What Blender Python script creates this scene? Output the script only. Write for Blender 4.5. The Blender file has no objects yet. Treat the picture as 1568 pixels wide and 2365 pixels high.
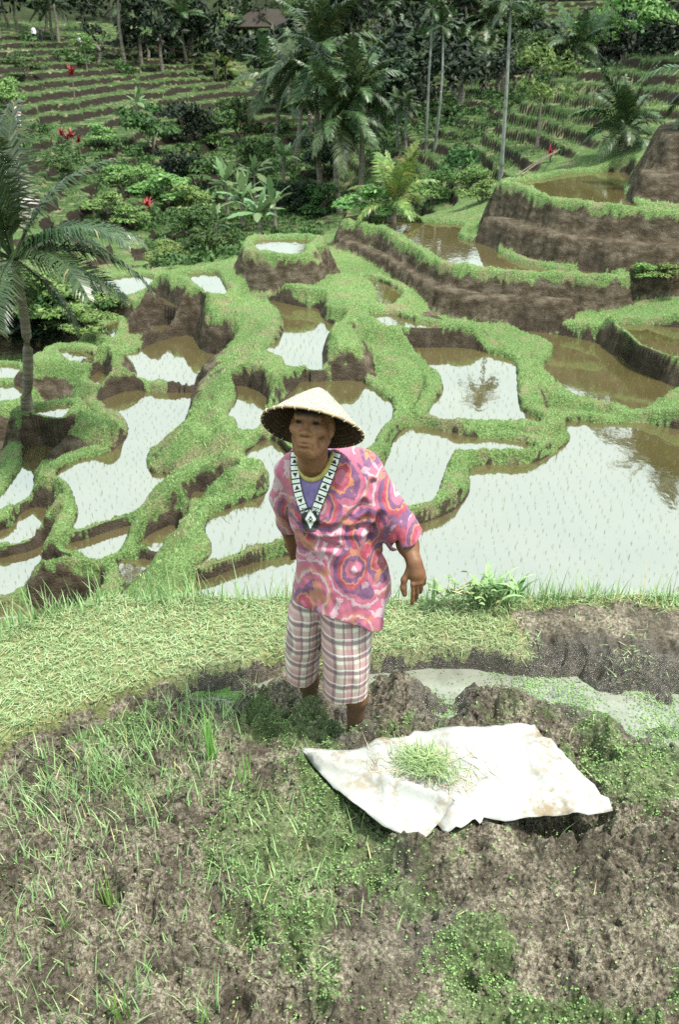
import bpy, bmesh, math, random
import numpy as np
from mathutils import Vector, Matrix, geometry as mgeo

# ------------------------------------------------------------------ camera, sky, sun, exposure
SC = bpy.context.scene
COL = SC.collection
PITCH = math.radians(28.0)
CAMH = 2.42                       # lens height over the mud the woman stands in
cam_d = bpy.data.cameras.new('camera')
cam_d.sensor_fit = 'VERTICAL'
cam_d.sensor_height = 36.0
cam_d.sensor_width = 24.0
cam_d.lens = 32.0
cam_d.clip_start = 0.05
cam_d.clip_end = 2000.0
cam_d.dof.use_dof = True
cam_d.dof.focus_distance = 2.95
cam_d.dof.aperture_fstop = 9.0
cam = bpy.data.objects.new('camera', cam_d)
cam.location = (0, 0, CAMH)
cam.rotation_euler = (math.pi / 2 - PITCH, 0, 0)
COL.objects.link(cam)
SC.camera = cam

SUN_EL, SUN_AZ = math.radians(67), math.radians(112)     # azimuth: clockwise from +Y (far side, right)
world = bpy.data.worlds.new('World')
SC.world = world
world.use_nodes = True
wn, wl = world.node_tree.nodes, world.node_tree.links
wn.clear()
w_out = wn.new('ShaderNodeOutputWorld')
w_bg = wn.new('ShaderNodeBackground')
w_sky = wn.new('ShaderNodeTexSky')
w_sky.sky_type = 'NISHITA'
w_sky.sun_disc = False
w_sky.sun_elevation = SUN_EL
w_sky.sun_rotation = SUN_AZ
w_sky.air_density = 1.0
w_sky.dust_density = 6.0
w_sky.ozone_density = 1.0
w_mix = wn.new('ShaderNodeMix'); w_mix.data_type = 'RGBA'      # a white overcast layer over the clear sky
w_mix.inputs[0].default_value = 0.80
w_mix.inputs[7].default_value = (11.0, 13.4, 12.8, 1)
wl.new(w_sky.outputs[0], w_mix.inputs[6])
w_tc = wn.new('ShaderNodeTexCoord'); w_sx = wn.new('ShaderNodeSeparateXYZ'); wl.new(w_tc.outputs['Generated'], w_sx.inputs[0])
w_mr = wn.new('ShaderNodeMapRange'); w_mr.inputs[1].default_value = -0.03; w_mr.inputs[2].default_value = 0.01
wl.new(w_sx.outputs[2], w_mr.inputs[0])
w_gr = wn.new('ShaderNodeMix'); w_gr.data_type = 'RGBA'                       # below the horizon: dark ground
w_gr.inputs[6].default_value = (.8, .9, .6, 1)
wl.new(w_mr.outputs[0], w_gr.inputs[0]); wl.new(w_mix.outputs[2], w_gr.inputs[7])
wl.new(w_gr.outputs[2], w_bg.inputs[0])
w_bg.inputs[1].default_value = 0.10
wl.new(w_bg.outputs[0], w_out.inputs[0])

sun_d = bpy.data.lights.new('sun', 'SUN')
sun_d.energy = 5.0
sun_d.angle = math.radians(7)
sun_d.color = (1.0, 0.96, 0.88)
sun = bpy.data.objects.new('sun', sun_d)
COL.objects.link(sun)
_sd = Vector((math.sin(SUN_AZ) * math.cos(SUN_EL), math.cos(SUN_AZ) * math.cos(SUN_EL), math.sin(SUN_EL)))
sun.rotation_euler = _sd.to_track_quat('Z', 'Y').to_euler()
sun.location = (0, 0, 60)

SC.view_settings.view_transform = 'Standard'
SC.view_settings.look = 'None'
SC.view_settings.gamma = 1.0
SC.view_settings.use_curve_mapping = False
SC.view_settings.exposure = 0.92
SC.cycles.use_denoising = False        # a little grain, as on the film
SC.cycles.max_bounces = 6
SC.cycles.diffuse_bounces = 3
SC.cycles.transparent_max_bounces = 6
SC.cycles.caustics_reflective = False
SC.cycles.caustics_refractive = False

# ------------------------------------------------------------------ measuring
FOC = 2102.0
def ray(x, y):
    xc = (x - 784.0) / FOC
    yc = (1182.5 - y) / FOC
    return np.array([xc, math.cos(PITCH) + yc * math.sin(PITCH), -math.sin(PITCH) + yc * math.cos(PITCH)])
def at_h(x, y, h):                # point h metres below the lens
    d = ray(x, y); t = h / -d[2]
    return np.array([d[0] * t, d[1] * t, CAMH - h])
def at_d(x, y, dist):             # point at a ground distance
    d = ray(x, y); t = dist / math.hypot(d[0], d[1])
    return np.array([d[0] * t, d[1] * t, CAMH + d[2] * t])
def at_Y(x, y, Y):
    d = ray(x, y); t = Y / d[1]
    return np.array([d[0] * t, Y, CAMH + d[2] * t])

RNG = np.random.default_rng(7)
random.seed(7)

# value noise
_PT = np.random.default_rng(11).random((256, 256)).astype(np.float32)
def vnoise(x, y):
    xi = np.floor(x).astype(np.int64); yi = np.floor(y).astype(np.int64)
    fx = x - xi; fy = y - yi
    fx = fx * fx * (3 - 2 * fx); fy = fy * fy * (3 - 2 * fy)
    a = _PT[xi & 255, yi & 255]; b = _PT[(xi + 1) & 255, yi & 255]
    c = _PT[xi & 255, (yi + 1) & 255]; d = _PT[(xi + 1) & 255, (yi + 1) & 255]
    return (a + (b - a) * fx) * (1 - fy) + (c + (d - c) * fx) * fy
def fbm(x, y, f, octv=4, gain=0.5, seed=0.0):
    s = 0; amp = 1; tot = 0
    x = x + seed * 17.3; y = y + seed * 9.7
    for k in range(octv):
        s = s + amp * vnoise(x * f + 31.7 * k, y * f - 12.9 * k); tot += amp
        amp *= gain; f *= 2.03
    return s / tot - 0.5          # about -0.5 .. 0.5
def sstep(a, b, x):
    t = np.clip((x - a) / (b - a), 0, 1)
    return t * t * (3 - 2 * t)

# ------------------------------------------------------------------ meshes
def np_mesh(name, V, F, smooth=False):
    """V (n,3), F (m,k) with k 3 or 4"""
    V = np.asarray(V, dtype=np.float32); F = np.asarray(F, dtype=np.int32)
    me = bpy.data.meshes.new(name)
    k = F.shape[1]
    me.vertices.add(len(V)); me.vertices.foreach_set('co', V.ravel())
    me.loops.add(F.size); me.loops.foreach_set('vertex_index', F.ravel())
    me.polygons.add(len(F))
    me.polygons.foreach_set('loop_start', np.arange(0, F.size, k, dtype=np.int32))
    me.polygons.foreach_set('loop_total', np.full(len(F), k, dtype=np.int32))
    me.polygons.foreach_set('use_smooth', np.full(len(F), smooth, dtype=bool))
    me.update(calc_edges=True)
    return me
def add_attr(me, name, vals):
    a = me.attributes.new(name, 'FLOAT', 'POINT')
    a.data.foreach_set('value', np.asarray(vals, dtype=np.float32))
def obj(name, me, mat=None, parent=None, **props):
    o = bpy.data.objects.new(name, me)
    COL.objects.link(o)
    if mat is not None and me is not None and len(me.materials) == 0:
        if isinstance(mat, (list, tuple)):
            for m in mat: me.materials.append(m)
        else:
            me.materials.append(mat)
    if parent is not None: o.parent = parent
    for k, v in props.items(): o[k] = v
    return o
def thing(name, loc, label, cat, group=None, rz=0.0, scale=1.0):
    o = bpy.data.objects.new(name, None)
    COL.objects.link(o)
    o.empty_display_size = 0.1
    o.location = loc; o.rotation_euler = (0, 0, rz); o.scale = (scale,) * 3
    o['label'] = label; o['category'] = cat
    if group: o['group'] = group
    return o

# ------------------------------------------------------------------ materials
class NT:
    def __init__(s, name):
        s.m = bpy.data.materials.new(name); s.m.use_nodes = True
        s.n = s.m.node_tree.nodes; s.l = s.m.node_tree.links
        s.n.clear()
        s.out = s.n.new('ShaderNodeOutputMaterial')
        s.b = s.n.new('ShaderNodeBsdfPrincipled')
        s.l.new(s.b.outputs[0], s.out.inputs[0])
        s._tc = None
    def tc(s, which='Object'):
        if s._tc is None: s._tc = s.n.new('ShaderNodeTexCoord')
        return s._tc.outputs[which]
    def noise(s, scale, detail=4, rough=0.55, vec=None, dist=0.0, which='Object', out=0):
        t = s.n.new('ShaderNodeTexNoise')
        t.inputs['Scale'].default_value = scale; t.inputs['Detail'].default_value = detail
        t.inputs['Roughness'].default_value = rough; t.inputs['Distortion'].default_value = dist
        s.l.new(vec if vec is not None else s.tc(which), t.inputs['Vector'])
        return t.outputs[out]
    def ramp(s, fac, stops, interp='LINEAR'):
        r = s.n.new('ShaderNodeValToRGB'); r.color_ramp.interpolation = interp
        e = r.color_ramp.elements
        while len(e) < len(stops): e.new(0.5)
        for k, (p, c) in enumerate(stops):
            e[k].position = p; e[k].color = (*c, 1) if len(c) == 3 else c
        s.l.new(fac, r.inputs[0]); return r.outputs[0]
    def mix(s, fac, a, b, blend='MIX'):
        m = s.n.new('ShaderNodeMix'); m.data_type = 'RGBA'; m.blend_type = blend
        for sock, v in ((0, fac), (6, a), (7, b)):
            if isinstance(v, (int, float)): m.inputs[sock].default_value = v
            elif isinstance(v, tuple): m.inputs[sock].default_value = (*v, 1) if len(v) == 3 else v
            else: s.l.new(v, m.inputs[sock])
        return m.outputs[2]
    def math(s, op, a, b=0.0, c=None, clamp=False):
        m = s.n.new('ShaderNodeMath'); m.operation = op; m.use_clamp = clamp
        for k, v in enumerate((a, b) if c is None else (a, b, c)):
            if isinstance(v, (int, float)): m.inputs[k].default_value = v
            else: s.l.new(v, m.inputs[k])
        return m.outputs[0]
    def attr(s, name, which='Fac'):
        a = s.n.new('ShaderNodeAttribute'); a.attribute_name = name
        return a.outputs[which]
    def rng(s, v, a, b, c=0.0, d=1.0):
        m = s.n.new('ShaderNodeMapRange'); m.clamp = True
        m.inputs[1].default_value = a; m.inputs[2].default_value = b
        m.inputs[3].default_value = c; m.inputs[4].default_value = d
        s.l.new(v, m.inputs[0]); return m.outputs[0]
    def sepxyz(s, v):
        m = s.n.new('ShaderNodeSeparateXYZ'); s.l.new(v, m.inputs[0]); return m.outputs
    def bump(s, hgt, strength, dist):
        b = s.n.new('ShaderNodeBump'); b.inputs['Strength'].default_value = strength
        b.inputs['Distance'].default_value = dist
        s.l.new(hgt, b.inputs['Height']); s.l.new(b.outputs[0], s.b.inputs['Normal'])
    def set(s, **kw):
        for k, v in kw.items():
            k = {'color': 'Base Color', 'rough': 'Roughness', 'spec': 'Specular IOR Level', 'ior': 'IOR',
                 'sheen': 'Sheen Weight', 'metal': 'Metallic'}.get(k, k)
            if isinstance(v, (int, float)): s.b.inputs[k].default_value = v
            elif isinstance(v, tuple): s.b.inputs[k].default_value = (*v, 1) if len(v) == 3 else v
            else: s.l.new(v, s.b.inputs[k])
        return s
    def translucent(s, color, amount):
        t = s.n.new('ShaderNodeBsdfTranslucent')
        if isinstance(color, tuple): t.inputs[0].default_value = (*color, 1)
        else: s.l.new(color, t.inputs[0])
        mx = s.n.new('ShaderNodeMixShader'); mx.inputs[0].default_value = amount
        s.l.new(s.b.outputs[0], mx.inputs[1]); s.l.new(t.outputs[0], mx.inputs[2])
        s.l.new(mx.outputs[0], s.out.inputs[0])

def leaf_mat(name, dark, light, rough=0.5, spec=0.15, trans=0.25, scale=3.0, dry=None, dryamt=0.0):
    t = NT(name)
    info = t.n.new('ShaderNodeObjectInfo')
    geo = t.n.new('ShaderNodeNewGeometry')
    n = t.noise(scale, 3, 0.6)
    f = t.math('ADD', t.math('MULTIPLY', n, 0.55), t.math('MULTIPLY', geo.outputs['Random Per Island'], 0.45))
    c = t.ramp(f, [(0.22, dark), (0.78, light)])
    if dry is not None:
        c = t.mix(t.math('GREATER_THAN', geo.outputs['Random Per Island'], 1.0 - dryamt), c, dry)
    hs = t.n.new('ShaderNodeHueSaturation')
    t.l.new(c, hs.inputs['Color'])
    t.l.new(t.rng(info.outputs['Random'], 0, 1, 0.475, 0.525), hs.inputs['Hue'])
    t.l.new(t.rng(info.outputs['Random'], 0, 1, 0.8, 1.2), hs.inputs['Value'])
    t.set(color=hs.outputs[0], rough=rough, spec=spec)
    if trans > 0: t.translucent(hs.outputs[0], trans)
    return t.m
# ------------------------------------------------------------------ rice ponds: outline, metres below the lens
# (h, crest rise over the water, crest width, slope past the crest, outline)
PONDS = [
 ('p1', 8.00, .13, .35, .8, [(455,1350),(480,1338),(590,1300),(690,1278),(969,1211),(1056,1173),(1087,1130),(1096,1078),(1220,1072),(1276,1048),(1314,1022),(1316,1003),(1299,982),(1329,972),(1409,980),(1474,977),(1568,993),(1760,1030),(1800,1260),(1760,1450),(1200,1490),(455,1480)]),
 ('p2', 7.86, .13, .35, .8, [(625,1016),(575,1041),(565,1058),(595,1071),(612,1081),(622,1106),(612,1141),(550,1166),(490,1193),(475,1226),(490,1261),(482,1286),(445,1313),(525,1289),(590,1266),(665,1248),(800,1212),(957,1180),(1004,1150),(1019,1112),(1044,1056),(1090,1048),(1214,1043),(1232,1034),(1224,1028),(1174,1017),(1094,1010),(1024,997),(994,988),(944,986),(912,1015),(898,1055),(874,1074),(800,1088),(700,1066)]),
 ('p3', 7.76, .13, .35, .8, [(700,882),(770,880),(828,881),(843,888),(876,912),(903,930),(905,966),(884,988),(868,1012),(852,1040),(780,1066),(690,1040),(645,985),(634,955),(665,915),(685,895)]),
 ('p3b', 7.78, .13, .35, .8, [(545,892),(580,897),(612,917),(615,935),(607,960),(625,985),(600,989),(570,1001),(549,1001),(547,979),(527,959),(550,916)]),
 ('p4', 7.74, .13, .4, 1.3, [(944,806),(1009,803),(1084,806),(1134,818),(1184,835),(1192,862),(1201,941),(1247,970),(1229,980),(1134,975),(1024,972),(993,956),(1006,926),(1024,906),(1019,876),(999,856),(969,823)]),
 ('p5', 7.93, .16, .45, 1.1, [(1184,763),(1284,773),(1379,793),(1409,818),(1449,828),(1464,853),(1509,873),(1568,898),(1605,908),(1560,914),(1510,935),(1474,951),(1409,939),(1329,920),(1291,892),(1256,854),(1279,818),(1273,803),(1249,793),(1209,778)]),
 ('p6', 7.34, .16, .4, 2.0, [(1431,757),(1459,774),(1486,799),(1521,814),(1568,828),(1720,850),(1720,765),(1568,757),(1449,749)]),
 ('p7', 7.28, .13, .3, .8, [(858,727),(904,727),(949,741),(1009,754),(1064,754),(1024,759),(949,760),(899,757),(864,741)]),
 ('p8', 6.62, .14, .4, 2.4, [(814,511),(854,522),(904,532),(949,562),(997,586),(1019,605),(1084,620),(1184,632),(1284,634),(1384,641),(1424,639),(1354,627),(1284,624),(1204,610),(1164,592),(1134,572),(1104,562),(1056,547),(1068,522),(1009,515),(924,511)]),
 ('p9', 4.98, .14, .4, 2.4, [(1181,424),(1234,440),(1269,459),(1334,469),(1434,482),(1568,491),(1640,495),(1640,489),(1500,480),(1457,468),(1441,438),(1446,399),(1319,401),(1264,412)]),
 ('p10', 6.42, .14, .4, 2.4, [(600,555),(725,556),(700,575),(704,588),(650,592),(598,582)]),
 ('p11', 7.25, .13, .3, .9, [(395,641),(435,634),(495,631),(510,649),(522,682),(480,680),(450,658),(430,643)]),
 ('p12', 7.55, .14, .45, .45, [(602,692),(662,702),(709,712),(734,714),(742,731),(759,746),(787,752),(772,763),(762,783),(744,815),(742,855),(707,855),(667,850),(652,833),(609,813),(642,786),(655,765),(652,736),(635,716)]),
 ('p13', 7.30, .12, .3, .7, [(836,641),(884,653),(922,673),(927,682),(908,704),(878,709),(876,686),(861,663)]),
 ('p15', 8.48, .12, .35, .9, [(282,822),(320,810),(360,790),(400,780),(440,776),(455,799),(475,814),(518,825),(500,854),(465,882),(435,894),(380,886),(313,879),(317,864),(302,836)]),
 ('p16', 8.58, .12, .35, .9, [(235,926),(270,911),(310,903),(380,908),(425,905),(458,912),(440,936),(430,966),(415,994),(410,1026),(352,1040),(337,1058),(345,1090),(390,1098),(385,1116),(345,1141),(325,1176),(300,1189),(235,1208),(172,1228),(172,1208),(180,1181),(162,1126),(137,1108),(137,1088),(187,1062),(250,1046),(290,1013),(295,983),(272,955),(250,945),(235,934)]),
 ('p17', 8.70, .12, .3, .9, [(147,1264),(200,1243),(260,1223),(313,1212),(295,1231),(280,1264),(260,1284),(220,1294),(190,1285)]),
 ('p18', 8.62, .12, .3, .9, [(400,1213),(360,1228),(332,1246),(320,1264),(370,1280),(393,1261),(405,1241)]),
 ('p19', 8.67, .12, .3, .9, [(274,1299),(320,1292),(372,1291),(388,1302),(370,1312),(350,1331),(320,1351),(300,1354),(282,1331)]),
 ('p20', 8.30, .12, .4, .9, [(444,1138),(475,1138),(523,1146),(505,1153),(465,1165),(450,1178),(440,1172)]),
 ('p21', 9.25, .12, .35, .9, [(-80,1297),(0,1289),(60,1272),(117,1253),(106,1271),(88,1309),(95,1329),(148,1341),(125,1349),(65,1355),(25,1374),(-80,1384)]),
 ('p22', 9.12, .12, .35, .9, [(77,1173),(113,1178),(118,1201),(100,1224),(65,1249),(0,1264),(-80,1278),(-80,1240),(20,1220),(47,1186)]),
 ('p23', 9.0, .12, .35, .9, [(60,1035),(120,1032),(163,1036),(145,1053),(97,1066),(76,1101),(74,1139),(50,1159),(0,1184),(-80,1212),(-80,1190),(0,1146),(30,1106),(52,1076)]),
 ('p24', 8.33, .12, .35, 2.4, [(72,951),(110,943),(163,937),(150,960),(138,968),(110,964),(77,956)]),
 ('p25', 8.25, .12, .35, 1.2, [(137,811),(175,809),(218,823),(210,839),(205,845),(190,843),(157,834)]),
 ('p25b', 8.45, .1, .25, 1.2, [(207,876),(225,859),(243,868),(247,887),(225,890)]),
 ('p26', 8.82, .1, .3, 1.2, [(-80,847),(20,846),(42,852),(42,875),(0,877),(-80,880)]),
 ('p26b', 8.80, .1, .3, 1.2, [(-80,894),(40,893),(47,920),(20,930),(-80,940)]),
 ('p27', 8.36, .1, .3, 1.2, [(322,758),(392,751),(390,765),(357,775),(302,777),(302,769),(330,765)]),
 ('p28', 7.82, .1, .3, 2.4, [(316,692),(350,683),(375,689),(400,703),(418,711),(392,708),(350,698)]),
 ('p29', 7.92, .12, .3, 2.4, [(-60,684),(50,680),(165,678),(180,670),(220,665),(226,652),(262,643),(312,635),(353,643),(343,664),(300,685),(275,687),(212,684),(80,684),(-60,690)]),
 ('p30', 8.22, .08, .25, 1.2, [(220,765),(270,739),(267,765),(259,782),(246,776),(224,771)]),
 ('p31', 9.34, .12, .3, .9, [(-80,1412),(30,1410),(120,1404),(200,1399),(190,1420),(-80,1440)]),
]
# dry shelves with no water: (h, steep foot?, outline)
PADS = [
 (3.05, 2.21, [(1530,292),(1575,279),(1660,272),(1660,308),(1560,312)]),           # dark earth bank at the right edge
 (4.12, 2.21, [(1485,395),(1530,365),(1660,355),(1660,398),(1520,402)]),
 (7.05, 2.21, [(790,550),(850,575),(900,598),(950,625),(1000,660),(1080,680),(1180,690),(1300,695),(1300,688),(1180,682),(1080,672),(1010,650),(960,615),(900,590),(840,565)]),
 (5.75, 2.21, [(1130,500),(1180,515),(1240,530),(1300,545),(1420,560),(1660,575),(1660,566),(1420,552),(1300,536),(1240,520),(1180,505)]),
 (7.00, .35, [(775,640),(800,632),(840,650),(850,680),(835,700),(800,690)]),       # grassed shelf in the middle
 (7.30, .50, [(480,690),(545,685),(600,700),(640,730),(640,765),(600,735),(540,710)]),   # big grassed hump
 (7.25, .6, [(560,845),(600,840),(650,860),(640,878),(600,862)]),                  # crest over the hollow wall
 (7.52, .5, [(845,790),(900,800),(940,850),(900,830)]),
 (7.0, 1.5, [(770,745),(800,752),(820,790),(790,800)]),                            # bare earth bluff
 (7.35, 1.2, [(1380,755),(1410,765),(1430,790),(1400,780)]),
 (7.55, .9, [(505,1060),(560,1066),(600,1084),(590,1100),(540,1085)]),             # horseshoe crest
 (7.85, .7, [(440,980),(470,940),(500,900),(515,930),(480,1000)]),                 # long bank left of the hat
 (7.92, .7, [(400,1150),(440,1080),(480,1060),(470,1100),(420,1170)]),
 (8.5, 1.5, [(110,1285),(150,1290),(200,1310),(140,1300)]),
 (8.12, 1.3, [(130,960),(190,950),(240,965),(255,985),(180,970)]),
 (8.55, 1.4, [(85,1130),(110,1120),(130,1150),(110,1160)]),
 (8.1, 1.4, [(70,828),(100,812),(150,812),(120,830)]),
 (7.75, 1.5, [(222,790),(260,800),(245,815)]),
 (7.9, 1.6, [(262,855),(285,845),(300,870),(275,880)]),
 (6.95, 1.5, [(350,652),(390,640),(430,655),(400,668)]),
 (7.1, 1.5, [(520,625),(545,612),(560,640),(535,660)]),
 (7.0, .8, [(640,665),(690,655),(760,668),(720,680)]),
]
def catmull(P, n=5):
    P = np.asarray(P, float); N = len(P); out = []
    for i in range(N):
        p0, p1, p2, p3 = P[i - 1], P[i], P[(i + 1) % N], P[(i + 2) % N]
        for k in range(n):
            t = k / n
            out.append(0.5 * (2 * p1 + (p2 - p0) * t + (2 * p0 - 5 * p1 + 4 * p2 - p3) * t * t + (3 * p1 - p0 - 3 * p2 + p3) * t ** 3))
    return np.array(out)
def poly_sd(px, py, poly):
    """signed distance (negative inside) of points to a closed polygon"""
    d2 = np.full(px.shape, 1e18); ins = np.zeros(px.shape, bool)
    ax, ay = poly[-1]
    for bx, by in poly:
        ex, ey = bx - ax, by - ay
        wx, wy = px - ax, py - ay
        t = np.clip((wx * ex + wy * ey) / (ex * ex + ey * ey + 1e-12), 0, 1)
        dx, dy = wx - ex * t, wy - ey * t
        d2 = np.minimum(d2, dx * dx + dy * dy)
        c = (ay > py) != (by > py)
        with np.errstate(divide='ignore', invalid='ignore'):
            ins ^= c & (px < (bx - ax) * (py - ay) / (by - ay if by != ay else 1e-12) + ax)
        ax, ay = bx, by
    d = np.sqrt(d2)
    return np.where(ins, -d, d)
POND_XY = []
for nm, h, rise, wid, g, pts in PONDS:
    xy = np.array([at_h(x, y, h)[:2] for x, y in pts])
    POND_XY.append((nm, CAMH - h, rise, wid, g, catmull(xy, 4)))
PAD_XY = []
for h, g, pts in PADS:
    xy = np.array([at_h(x, y, h)[:2] for x, y in pts])
    PAD_XY.append((CAMH - h, g, catmull(xy, 3)))

# broad lie of the land: picture point and its ground distance, smoothly interpolated
LAND = [(-300,640,33),(-100,620,36),(0,600,38),(200,600,40),(400,575,43),(-100,480,45),(0,480,47),(200,480,50),(400,480,54),
 (-100,380,55),(0,380,57),(200,380,62),(400,380,66),(-100,280,68),(0,280,70),(200,280,76),(400,290,82),(550,310,86),
 (0,200,85),(200,200,92),(400,210,97),(570,235,100),(-100,112,100),(0,112,105),(200,112,112),(400,125,115),(575,190,114),
 (480,570,45),(560,548,48),(640,520,50),(700,505,54),(785,500,60),(850,505,52),(920,505,44),(1000,500,44),(700,380,75),(700,300,90),(800,330,85),
 (880,345,62),(1000,345,60),(1100,315,60),(900,260,76),(1000,255,74),(1120,245,70),(1130,400,46),(1200,380,44),(1200,300,53),(1300,335,46),
 (1400,350,42),(1400,250,49),(1500,235,46),(1500,130,56),(1300,175,55),(1250,190,58),(1600,330,38),(1650,200,46),(1600,120,58),(1800,420,33),
 (700,200,112),(800,210,105),(900,215,95),(1050,215,90),(1200,210,75)]
cp = [at_d(*p) for p in LAND]
def pol(az, d, h):
    a = math.radians(az); return np.array([math.sin(a) * d, math.cos(a) * d, CAMH - h])
for az in (-40, -30, -20, -10, 0, 10, 20, 30, 40):
    k = 1.0 if az < 0 else 0.8
    cp += [pol(az, 135 * k, -1.5), pol(az, 170 * k, -8), pol(az, 215 * k, -14), pol(az, 260, -18)]
# floor of the near valley and the bush-filled hollow on its left
for x, y, h in [(130,760,9.6),(40,790,9.8),(-80,800,10.0),(210,735,9.2),(-150,900,9.8),(-200,1100,10.2),(-200,1400,10.6),(100,1000,9.4),(300,1330,9.6),(300,950,9.0),
                (300,800,9.0),(450,950,8.6),(600,800,8.2),(700,700,8.0),(600,650,7.9),(450,720,8.6),(900,800,8.0),(1000,700,7.6),(1150,900,8.1),
                (1300,900,8.0),(1500,900,7.8),(1700,900,7.6),(1200,1200,8.6),(1500,1200,8.6),(700,1200,8.6),(400,1250,9.3),(700,1000,8.2),(1250,700,7.5),
                (1450,700,7.3),(1650,700,7.0),(1000,560,7.0),(1300,560,6.7),(1500,560,6.4),(1700,560,6.0),(650,590,7.4),(500,620,8.0),(300,650,8.6),(150,670,8.8),
                (1400,440,5.3),(1600,450,5.0),(1250,440,5.4),(1150,460,6.3),(1800,650,5.5),(1800,900,6.5),(0,1500,10.6),(784,1550,10.0),(1500,1600,9.8)]:
    cp.append(at_h(x, y, h))
cp = np.array(cp)
def rbf_fit(C):
    n = len(C); D = np.hypot(C[:, None, 0] - C[None, :, 0], C[:, None, 1] - C[None, :, 1])
    A = np.zeros((n + 3, n + 3)); A[:n, :n] = D - 0.3 * np.eye(n)
    Pm = np.c_[np.ones(n), C[:, :2]]; A[:n, n:] = Pm; A[n:, :n] = Pm.T
    return np.linalg.solve(A, np.r_[C[:, 2], 0, 0, 0])
_W = rbf_fit(cp)
def land(x, y):
    sh = x.shape; x = x.ravel(); y = y.ravel()
    out = np.empty(x.shape)
    for s in range(0, len(x), 40000):
        e = s + 40000
        D = np.hypot(x[s:e, None] - cp[None, :, 0], y[s:e, None] - cp[None, :, 1])
        out[s:e] = D @ _W[:len(cp)] + _W[-3] + _W[-2] * x[s:e] + _W[-1] * y[s:e]
    return out.reshape(sh)

def terraced(x, y, z):
    """cut a slope into uneven steps; returns height, and 1 on the riser faces"""
    d = np.hypot(x, y)
    az = np.arctan2(x, y)
    zz = z + 1.1 * fbm(x, y, 0.10, 3, seed=3) + 0.6 * fbm(x, y, 0.4, 3, seed=5)
    wild = sstep(80, 62, d) * sstep(2, -6, np.degrees(az))
    zz = z + (zz - z) * (.65 + .35 * wild)
    cell = np.floor((az * 60 + 1.6 * fbm(x, y, 0.07, 2, seed=8) * 4) * 0.9)
    off = ((np.sin(cell * 12.9898) * 43758.5453) % 1.0) * (.30 + .70 * wild)
    step = .55
    q = zz / step + off * 0.75
    fl = np.floor(q); fr = q - fl
    rz = sstep(0.70, 0.93, fr)
    h = (fl + 0.08 * fr + 0.92 * rz - off * 0.75) * step
    ris = np.where((fr > 0.70) & (fr < 0.90), 1.0, 0.0)
    return h, ris

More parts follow.
